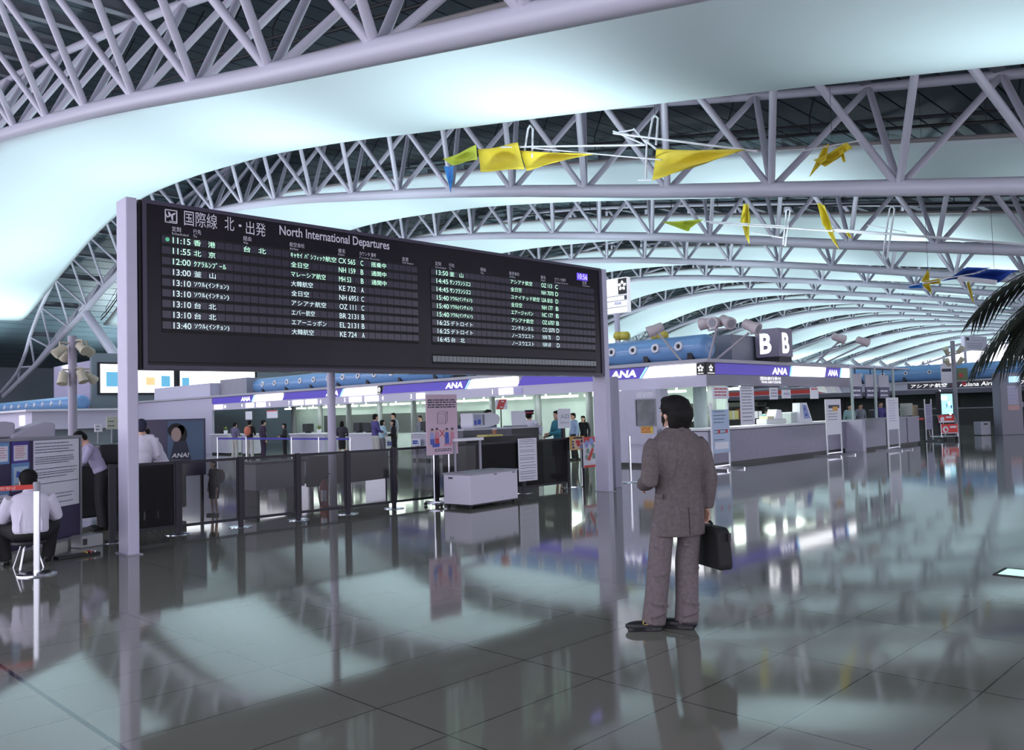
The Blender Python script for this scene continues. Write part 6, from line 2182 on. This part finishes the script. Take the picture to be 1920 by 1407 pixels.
def arm_light(label, base, tip, heads, mt=PINKL, root=None):
    t = thing('floodlight', label, 'floodlight', base, 0)
    b = Vector(base)
    tp = Vector(tip) - b
    MB().tube([(0, 0, 0), tp], 0.035, 8).build('arm', mat('grey lamp arm', (0.38, 0.35, 0.40), 0.4), t, 60)
    if len(heads) > 1:
        a, c = Vector(heads[0][0]) - b, Vector(heads[-1][0]) - b
        MB().bar(a - Vector((0, 0, 0.2)), c - Vector((0, 0, 0.2)), 0.05, 0.05).build('cross_bar', mat('grey lamp arm', (0.3, 0.3, 0.3), 0.4), t)
    for p, d in heads:
        m = MB()
        p = Vector(p) - b
        lamp_head(m, p, d, 0.16, 0.48)
        m.tube([p - Vector((0, 0, 0.22)), p - Vector((0, 0, 0.05))], 0.03, 6)
        hd = m.build('lamp_head', mt, t, 50)
        m = MB()
        d = Vector(d).normalized()
        m.lathe([(0.001, 0), (0.12, 0)], p + d * 0.243, 14, d)
        m.build('lens', GREY, hd)
    return t


def pt_x(u, v, X):
    y, z = on_x(u, v, X)
    return (X, y, z)


arm_light('pale floodlight on a slanting arm over the blue duct, left of the triple floodlight', (20.0, on_x(1278, 675, 20.0)[0], 2.91), pt_x(1234, 624, 20.0), [(pt_x(1229, 618, 20.0), (-0.4, 0.5, -0.25))])
arm_light('triple pale floodlight on one arm over the island corner', (20.2, on_x(1329, 674, 20.2)[0], 2.91), pt_x(1343, 620, 20.2), [(pt_x(1328, 606, 20.2), (-0.2, 0.9, -0.1)), (pt_x(1344, 605, 20.2), (-1, 0, -0.1)), (pt_x(1362, 603, 20.2), (-0.4, -0.8, -0.35))])
arm_light('pale floodlight on a long arm leaning towards the letter B cube', (20.4, on_x(1342, 672, 20.4)[0], 2.91), pt_x(1404, 625, 20.4), [(pt_x(1408, 612, 20.4), (0.0, -0.8, -0.4))])
for u0, v0, u1, v1, lab in ((1522, 684, 1572, 634, 'pale pink floodlight on a long arm right of the letter B cube, the nearer one'), (1531, 684, 1617, 640, 'pale pink floodlight on a long arm right of the letter B cube, the further one')):
    Y = 13.0
    bb = (on_y(u0, v0, Y)[0], Y, 2.91)
    q = on_y(u1, v1, Y)
    arm_light(lab, bb, (q[0], Y, q[1] - 0.15), [((q[0], Y, q[1]), (0.7, -0.6, -0.3))])

# ------------------------------------------------------------------ left background: service block, light boxes, duct, lamp mast, screens
YW = 53.0
xw = on_y(172, 740, YW)[0]
WG = mat('grey green service wall', (0.20, 0.23, 0.26), 0.6, noise=(0.8, 0.05))
struct(MB().box(xw, 33, YW, YW + 0.3, 0, on_y(172, 662, YW)[1]).build('wall_service_front', WG))
struct(MB().box(xw, xw + 0.3, YW + 0.3, on_x(101, 690, xw)[0], 0, on_y(172, 676, YW)[1]).build('wall_service_side', mat('pale violet wall', (0.42, 0.37, 0.52), 0.6)))
for n, (u0, v0, u1, v1) in enumerate(((183, 679, 330, 740), (332, 679, 482, 737))):
    xa, zt_ = on_y(u0, v0, YW - 0.1)
    xb, zb2 = on_y(u1, v1, YW - 0.1)
    lb = thing('light_box', ['wide lit advertising box on the service wall, split by the left board post', 'wide lit advertising box on the service wall under the board'][n], 'light box', (xa, YW - 0.12, 0))
    MB().box(0, xb - xa, 0, 0.1, zb2, zt_).build('frame', DARK, lb)
    w, dz = xb - xa, zt_ - zb2
    flat(lb, [[(w * .03, zb2 + dz * .06), (w * .97, zb2 + dz * .06), (w * .97, zt_ - dz * .06), (w * .03, zt_ - dz * .06)]], LITWHITE, 'lit_face')
    flat(lb, [[(w * .1, zb2 + dz * .25), (w * .3, zb2 + dz * .25), (w * .3, zb2 + dz * .7), (w * .1, zb2 + dz * .7)], [(w * .8, zb2 + dz * .25), (w * .92, zb2 + dz * .25), (w * .92, zb2 + dz * .6), (w * .8, zb2 + dz * .6)]] if n == 0 else
         [[(w * .0 + .3, zb2 + dz * .2), (w * .14, zb2 + dz * .2), (w * .14, zb2 + dz * .5), (w * .0 + .3, zb2 + dz * .5)]], mat('lit blue picture', (0.1, 0.3, 0.45), 0.4, emit=(0.12, 0.4, 0.6), estr=0.6), 'blue_picture', -0.008)
    if n == 0:
        flat(lb, [[(w * .6, zb2 + dz * .3), (w * .72, zb2 + dz * .3), (w * .72, zb2 + dz * .55), (w * .6, zb2 + dz * .55)]], mat('lit tan picture', (0.6, 0.45, 0.2), 0.4, emit=(0.7, 0.5, 0.25), estr=0.7), 'tan_picture', -0.008)
for u0, v0, u1, v1, c, lab in ((200, 782, 222, 805, mat('pale yellow card', (0.5, 0.52, 0.42), 0.6), 'pale yellow map on the service wall left of the left board post'), (178, 795, 192, 810, PAPER, 'small white framed notice on the service wall')):
    Y = 20.0
    xa, zt_ = on_y(u0, v0, Y)
    xb, zb2 = on_y(u1, v1, Y)
    t = thing('wall_notice', lab, 'notice', (xa, Y, 0))
    MB().box(0, xb - xa, 0, 0.03, zb2, zt_).build('sheet', c, t)
    m = MB()
    lines(m, ((xb - xa) * .1, -0.004, 0), UXX, FV, (xb - xa) * .8, (zb2 + (zt_ - zb2) * .25, zb2 + (zt_ - zb2) * .6), 0.02, 3, 0.6)
    m.build('print', INK, t)
    MB().box((xb - xa) * 0.45, (xb - xa) * 0.55, 0.03, 0.06, 0, zt_ - 0.05).build('post', GREY, t)
air_pipe(on_y(155, 755, 50)[0], 50, 84, on_y(155, 755, 50)[1], 0.42, 'blue air duct in front of the violet wall at the far left', 1.6)
cpy = on_x(60, 790, 10.5)[0]
cp = thing('service_canopy', 'low pale violet kiosk with two lit symbols at the left edge', 'kiosk', (10.5, cpy, 0))
zt_ = on_x(60, 772, 10.5)[1]
MB().box(0, 3.4, 0, 14, zt_ - 0.75, zt_).build('fascia', canm, cp)
MB().box(-0.3, 3.6, -0.3, 14.3, zt_, zt_ + 0.08).build('roof', WHITE, cp)
MB().box(0.4, 3.2, 0.4, 13.6, 0, zt_ - 0.75).build('kiosk_body', WG, cp)
for y in (1.3, 6.0):
    MB().box(-0.02, 0, y - 0.35, y + 0.35, zt_ - 0.55, zt_ - 0.15).build('lit_symbol', LITWHITE, cp)
xm, ym = 6.6, None
ym = 22.0
xm = on_y(136, 760, ym)[0]
lm = thing('lamp_mast', 'tall grey mast with cream floodlights rising left of the left board post', 'mast', (xm, ym, 0))
zt_ = on_y(134, 630, ym)[1]
MB().tube([(0, 0, 0), (0, 0, zt_)], 0.1, 14).build('pole', mat('violet grey pole', (0.36, 0.33, 0.42), 0.4), lm, 60)
for k, (dx, dy, dz, d) in enumerate(((-0.38, -0.1, -0.42, (-0.7, 0, -0.6)), (0.18, -0.3, -0.35, (0.2, -0.8, -0.5)), (0.42, 0.0, -0.36, (0.6, 0.3, -0.4)), (-0.1, 0.2, -0.5, (-0.3, 0.6, -0.6)), (-0.3, -0.1, -1.15, (-0.2, -0.3, -0.9)), (0.2, -0.2, -1.1, (0.15, -0.4, -0.9)), (0.5, 0, -1.12, (0.7, 0.2, -0.5)))):
    m = MB()
    dx, dy, dz = dx * 0.8, dy * 0.8, dz * 0.9
    lamp_head(m, (dx, dy, zt_ + dz), d, 0.115, 0.33)
    m.tube([(0, 0, zt_ + dz + 0.2), (dx, dy, zt_ + dz + 0.2), (dx, dy, zt_ + dz)], 0.025, 6)
    m.build('floodlight', CREAM, lm, 50)
for k, (u, lab) in enumerate(((-8, 'pale monitor hood above the partition at the left picture edge'), (70, 'pale rounded monitor hood above the partition, the right one'))):
    x, y = on_y(u, 815, 14.2)[0], 14.2
    t = thing('monitor', lab, 'monitor', (x, y, 0), 0.1)
    w = 0.36 if k == 0 else 0.36
    m = MB()
    z0 = on_y(u, 822, 14.2)[1]
    m.prism([(-w, 0, z0), (w * 0.75, 0, z0), (w * 0.75, 0, z0 + 0.22), (w * 0.3, 0, z0 + 0.25), (-w * 0.4, 0, z0 + 0.16), (-w, 0, z0 + 0.06)], (0, 0.4, 0))
    m.build('housing', mat('grey violet plastic', (0.38, 0.36, 0.44), 0.45), t, bevel=0.03)
    MB().box(-0.3, 0.3, 0.05, 0.35, z0 - 0.06, z0).build('foot', DARK, t)
    MB().box(-0.22, 0.22, 0.0, 0.4, 0.0, z0 - 0.06).build('stand', DARK, t)

# ------------------------------------------------------------------ kites: yellow sails turning on white frames under the roof
SAIL = mat('yellow sail cloth', (0.66, 0.52, 0.035), 0.6)
LIME = mat('lime sail cloth', (0.48, 0.55, 0.05), 0.6)
BSAIL = mat('deep blue sail cloth', (0.03, 0.09, 0.42), 0.55)
SBLUE = mat('sky blue sail cloth', (0.03, 0.22, 0.60), 0.55)
WROD = mat('white rod', (0.66, 0.64, 0.68), 0.35)


def sail(mb, pts, X, bulge=0.25, n=8):
    """four-cornered cloth spread at distance X, blown out of its plane"""
    a, b, c, d = [Vector(pt_x(u, v, X)) for u, v in pts]
    rows = []
    for i in range(n + 1):
        s = i / n
        row = []
        for j in range(n + 1):
            q = j / n
            p = (a * (1 - q) + b * q) * (1 - s) + (d * (1 - q) + c * q) * s
            p.x += bulge * math.sin(PI * s) * math.sin(PI * q) + 0.25 * bulge * math.sin(5 * q + s)
            row.append(p)
        rows.append(row)
    mb.sheet(rows)


def kite(label, X, sails, rods, hook, loops=(), cat='kite'):
    t = thing('kite', label, cat, (0, 0, 0), 0, 'kites under the roof')
    for pts, mt, bl in sails:
        m = MB()
        sail(m, pts, X, bl)
        o = m.build('sail', mt, t, 60)
        sd = o.modifiers.new('t', 'SOLIDIFY')
        sd.thickness = 0.015
    for (p, q, r) in rods:
        MB().tube([pt_x(*p, X), pt_x(*q, X)], r, 6).build('rod', WROD, t)
    for lp in loops:
        MB().tube([pt_x(u, v, X + 0.1) for u, v in lp], 0.035, 6).build('frame_loop', WROD, t)
    a = Vector(pt_x(*hook, X))
    MB().tube([a, Vector((X, a.y, zc(a.y) + 0.02))], 0.006, 5).build('wire', DARK, t)
    return t


kite('large yellow triangular sail with a white hoop frame, in front of the second truss', 19.0, [([(1231, 279), (1404, 282), (1330, 305), (1219, 337)], SAIL, 0.5)],
     [((1150, 250), (1420, 284), 0.03), ((1208, 262), (1231, 280), 0.03), ((1213, 262), (1211, 335), 0.03), ((1196, 338), (1222, 338), 0.02), ((1150, 246), (1205, 270), 0.025), ((1155, 249), (1190, 243), 0.02), ((1188, 241), (1212, 270), 0.02)], (1228, 218),
     [[(1214, 270), (1224, 222), (1228, 217), (1234, 222), (1230, 272)]])
kite('broad yellow sail with a lime tail and a blue fin, nearest the board', 19.0, [([(896, 280), (975, 268), (985, 318), (898, 322)], SAIL, 0.4), ([(975, 282), (1118, 290), (1060, 300), (985, 320)], SAIL, 0.3),
     ([(830, 298), (896, 272), (896, 300), (845, 310)], LIME, 0.3), ([(832, 312), (853, 312), (846, 340), (844, 362)], SBLUE, 0.15)],
     [((940, 276), (1210, 272), 0.03), ((1000, 278), (1240, 300), 0.02)], (994, 236), [[(982, 296), (990, 242), (994, 235), (999, 242), (998, 296)]])
kite('small yellow sail with tail strips over the second truss at the right', 21.0, [([(1525, 300), (1590, 268), (1600, 278), (1545, 312)], SAIL, 0.3), ([(1545, 272), (1556, 270), (1550, 300), (1515, 332)], SAIL, 0.2), ([(1572, 282), (1582, 280), (1586, 304), (1580, 304)], SAIL, 0.1)],
     [((1500, 284), (1612, 264), 0.02)], (1560, 262))
kite('flat lime sail between the second and third trusses', 33.0, [([(1240, 416), (1322, 412), (1300, 424), (1288, 434)], LIME, 0.4)], [((1320, 415), (1470, 424), 0.03)], (1330, 405))
kite('upright yellow sail left of the white hoop frames, middle of the roof', 33.0, [([(1394, 382), (1406, 384), (1406, 458), (1386, 415)], SAIL, 0.4)],
     [((1330, 418), (1660, 440), 0.035), ((1410, 436), (1468, 446), 0.035)], (1472, 392), [[(1468, 460), (1474, 396), (1478, 392), (1481, 396), (1472, 462)]])
kite('upright yellow sail right of the other upright one, on a long white boom', 33.0, [([(1532, 380), (1548, 386), (1574, 468), (1540, 420)], SAIL, 0.4), ([(1585, 436), (1592, 436), (1598, 446), (1592, 446)], SAIL, 0.1)],
     [((1560, 430), (1960, 462), 0.05), ((1626, 422), (1700, 436), 0.02)], (1672, 386), [[(1655, 484), (1668, 392), (1672, 387), (1677, 392), (1663, 486)]])
kite('yellow bird shaped kite with a light blue wing left of the deep blue one', 30.0, [([(1740, 505), (1744, 526), (1735, 527), (1726, 528)], SAIL, 0.2), ([(1726, 528), (1762, 523), (1764, 532), (1744, 533)], SAIL, 0.2), ([(1728, 534), (1744, 530), (1748, 552), (1745, 550)], SAIL, 0.2), ([(1700, 535), (1730, 530), (1730, 541), (1705, 541)], SBLUE, 0.2)],
     [((1700, 537), (1764, 526), 0.02)], (1740, 507))
kite('deep blue winged kite with a pale leading edge at the right', 30.0, [([(1764, 528), (1815, 502), (1858, 503), (1800, 520)], BSAIL, 0.5), ([(1797, 520), (1860, 506), (1910, 508), (1868, 530)], BSAIL, 0.6), ([(1812, 530), (1818, 528), (1826, 568), (1820, 560)], SAIL, 0.2)],
     [((1797, 522), (1868, 530), 0.09), ((1797, 522), (1806, 536), 0.06), ((1760, 525), (1870, 505), 0.02)], (1864, 505))

# ------------------------------------------------------------------ palm at the right edge
PX_, PY_ = 9.6, 1.45
pm = thing('palm', 'dark palm with drooping fronds reaching in at the right picture edge', 'palm', (PX_, PY_, 0))
MB().tube([(0, 0, 0.45), (0.05, 0.02, 1.5), (0.02, 0.06, 2.72)], [0.11, 0.09, 0.08], 12).build('trunk', mat('palm trunk', (0.06, 0.045, 0.03), 0.9, noise=(14, 0.4)), pm, 60)
MB().lathe([(0.001, 0), (0.3, 0), (0.36, 0.5), (0.32, 0.5), (0.3, 0.44), (0.001, 0.44)], (0, 0, 0), 22).build('pot', DARK, pm, 50)
FRD = mat('dark green palm leaf', (0.010, 0.016, 0.008), 0.6)
rr = random.Random(5)
for k in range(24):
    q = 2 * PI * k / 24 + rr.uniform(-0.15, 0.15)
    Lr = rr.uniform(0.95, 1.25)
    el = rr.uniform(0.15, 0.9)
    base = Vector((0.02, 0.06, 2.72))
    d = Vector((math.cos(q), math.sin(q), 0))
    sdv = Vector((-d.y, d.x, 0))
    pts = []
    for i in range(13):
        s = i / 12
        pts.append(base + d * Lr * (s * 0.95) + Vector((0, 0, 1)) * Lr * (math.sin(el) * s * 1.1 - 0.85 * s * s))
    m = MB()
    m.tube(pts, [0.014 * (1 - 0.8 * i / 12) for i in range(13)], 5)
    for i in range(2, 13):
        for s in (-1, 1):
            for e in (0, 0.5):
                if i + e > 12:
                    continue
                p = pts[i] if e == 0 else (pts[i] + pts[min(12, i + 1)]) / 2
                tg = (pts[min(12, i + 1)] - pts[i - 1]).normalized()
                ll = 0.5 * math.sin(PI * (i + e) / 14) + 0.12
                dirv = (tg * 0.75 + sdv * s * 0.55 + Vector((0, 0, -0.45))).normalized()
                tip = p + dirv * ll + Vector((0, 0, -0.10 * ll))
                wv_ = tg.cross(dirv).normalized().cross(dirv) * 0.017
                mid = p.lerp(tip, 0.5) + Vector((0, 0, 0.02))
                m.add([p, mid + wv_, tip, mid - wv_], [(0, 1, 2, 3)])
    m.build('frond', FRD, pm)

# lit glass plate let into the floor at the right edge
gx_, gy_ = on_floor(1912, 1076)
o = thing('floor_light', 'small lit green glass plate in a dark frame set in the floor at the right', 'floor light', (gx_, gy_, 0))
m = MB()
m.box(-0.2, 0.2, -0.17, -0.14, 0.0, 0.008)
m.box(-0.2, 0.2, 0.14, 0.17, 0.0, 0.008)
m.box(-0.2, -0.17, -0.14, 0.14, 0.0, 0.008)
m.box(0.17, 0.2, -0.14, 0.14, 0.0, 0.008)
m.build('frame', DARK, o)
MB().box(-0.17, 0.17, -0.14, 0.14, 0.0, 0.006).build('glass', mat('lit green glass', (0.4, 0.7, 0.55), 0.1, emit=(0.5, 0.95, 0.75), estr=0.7), o)
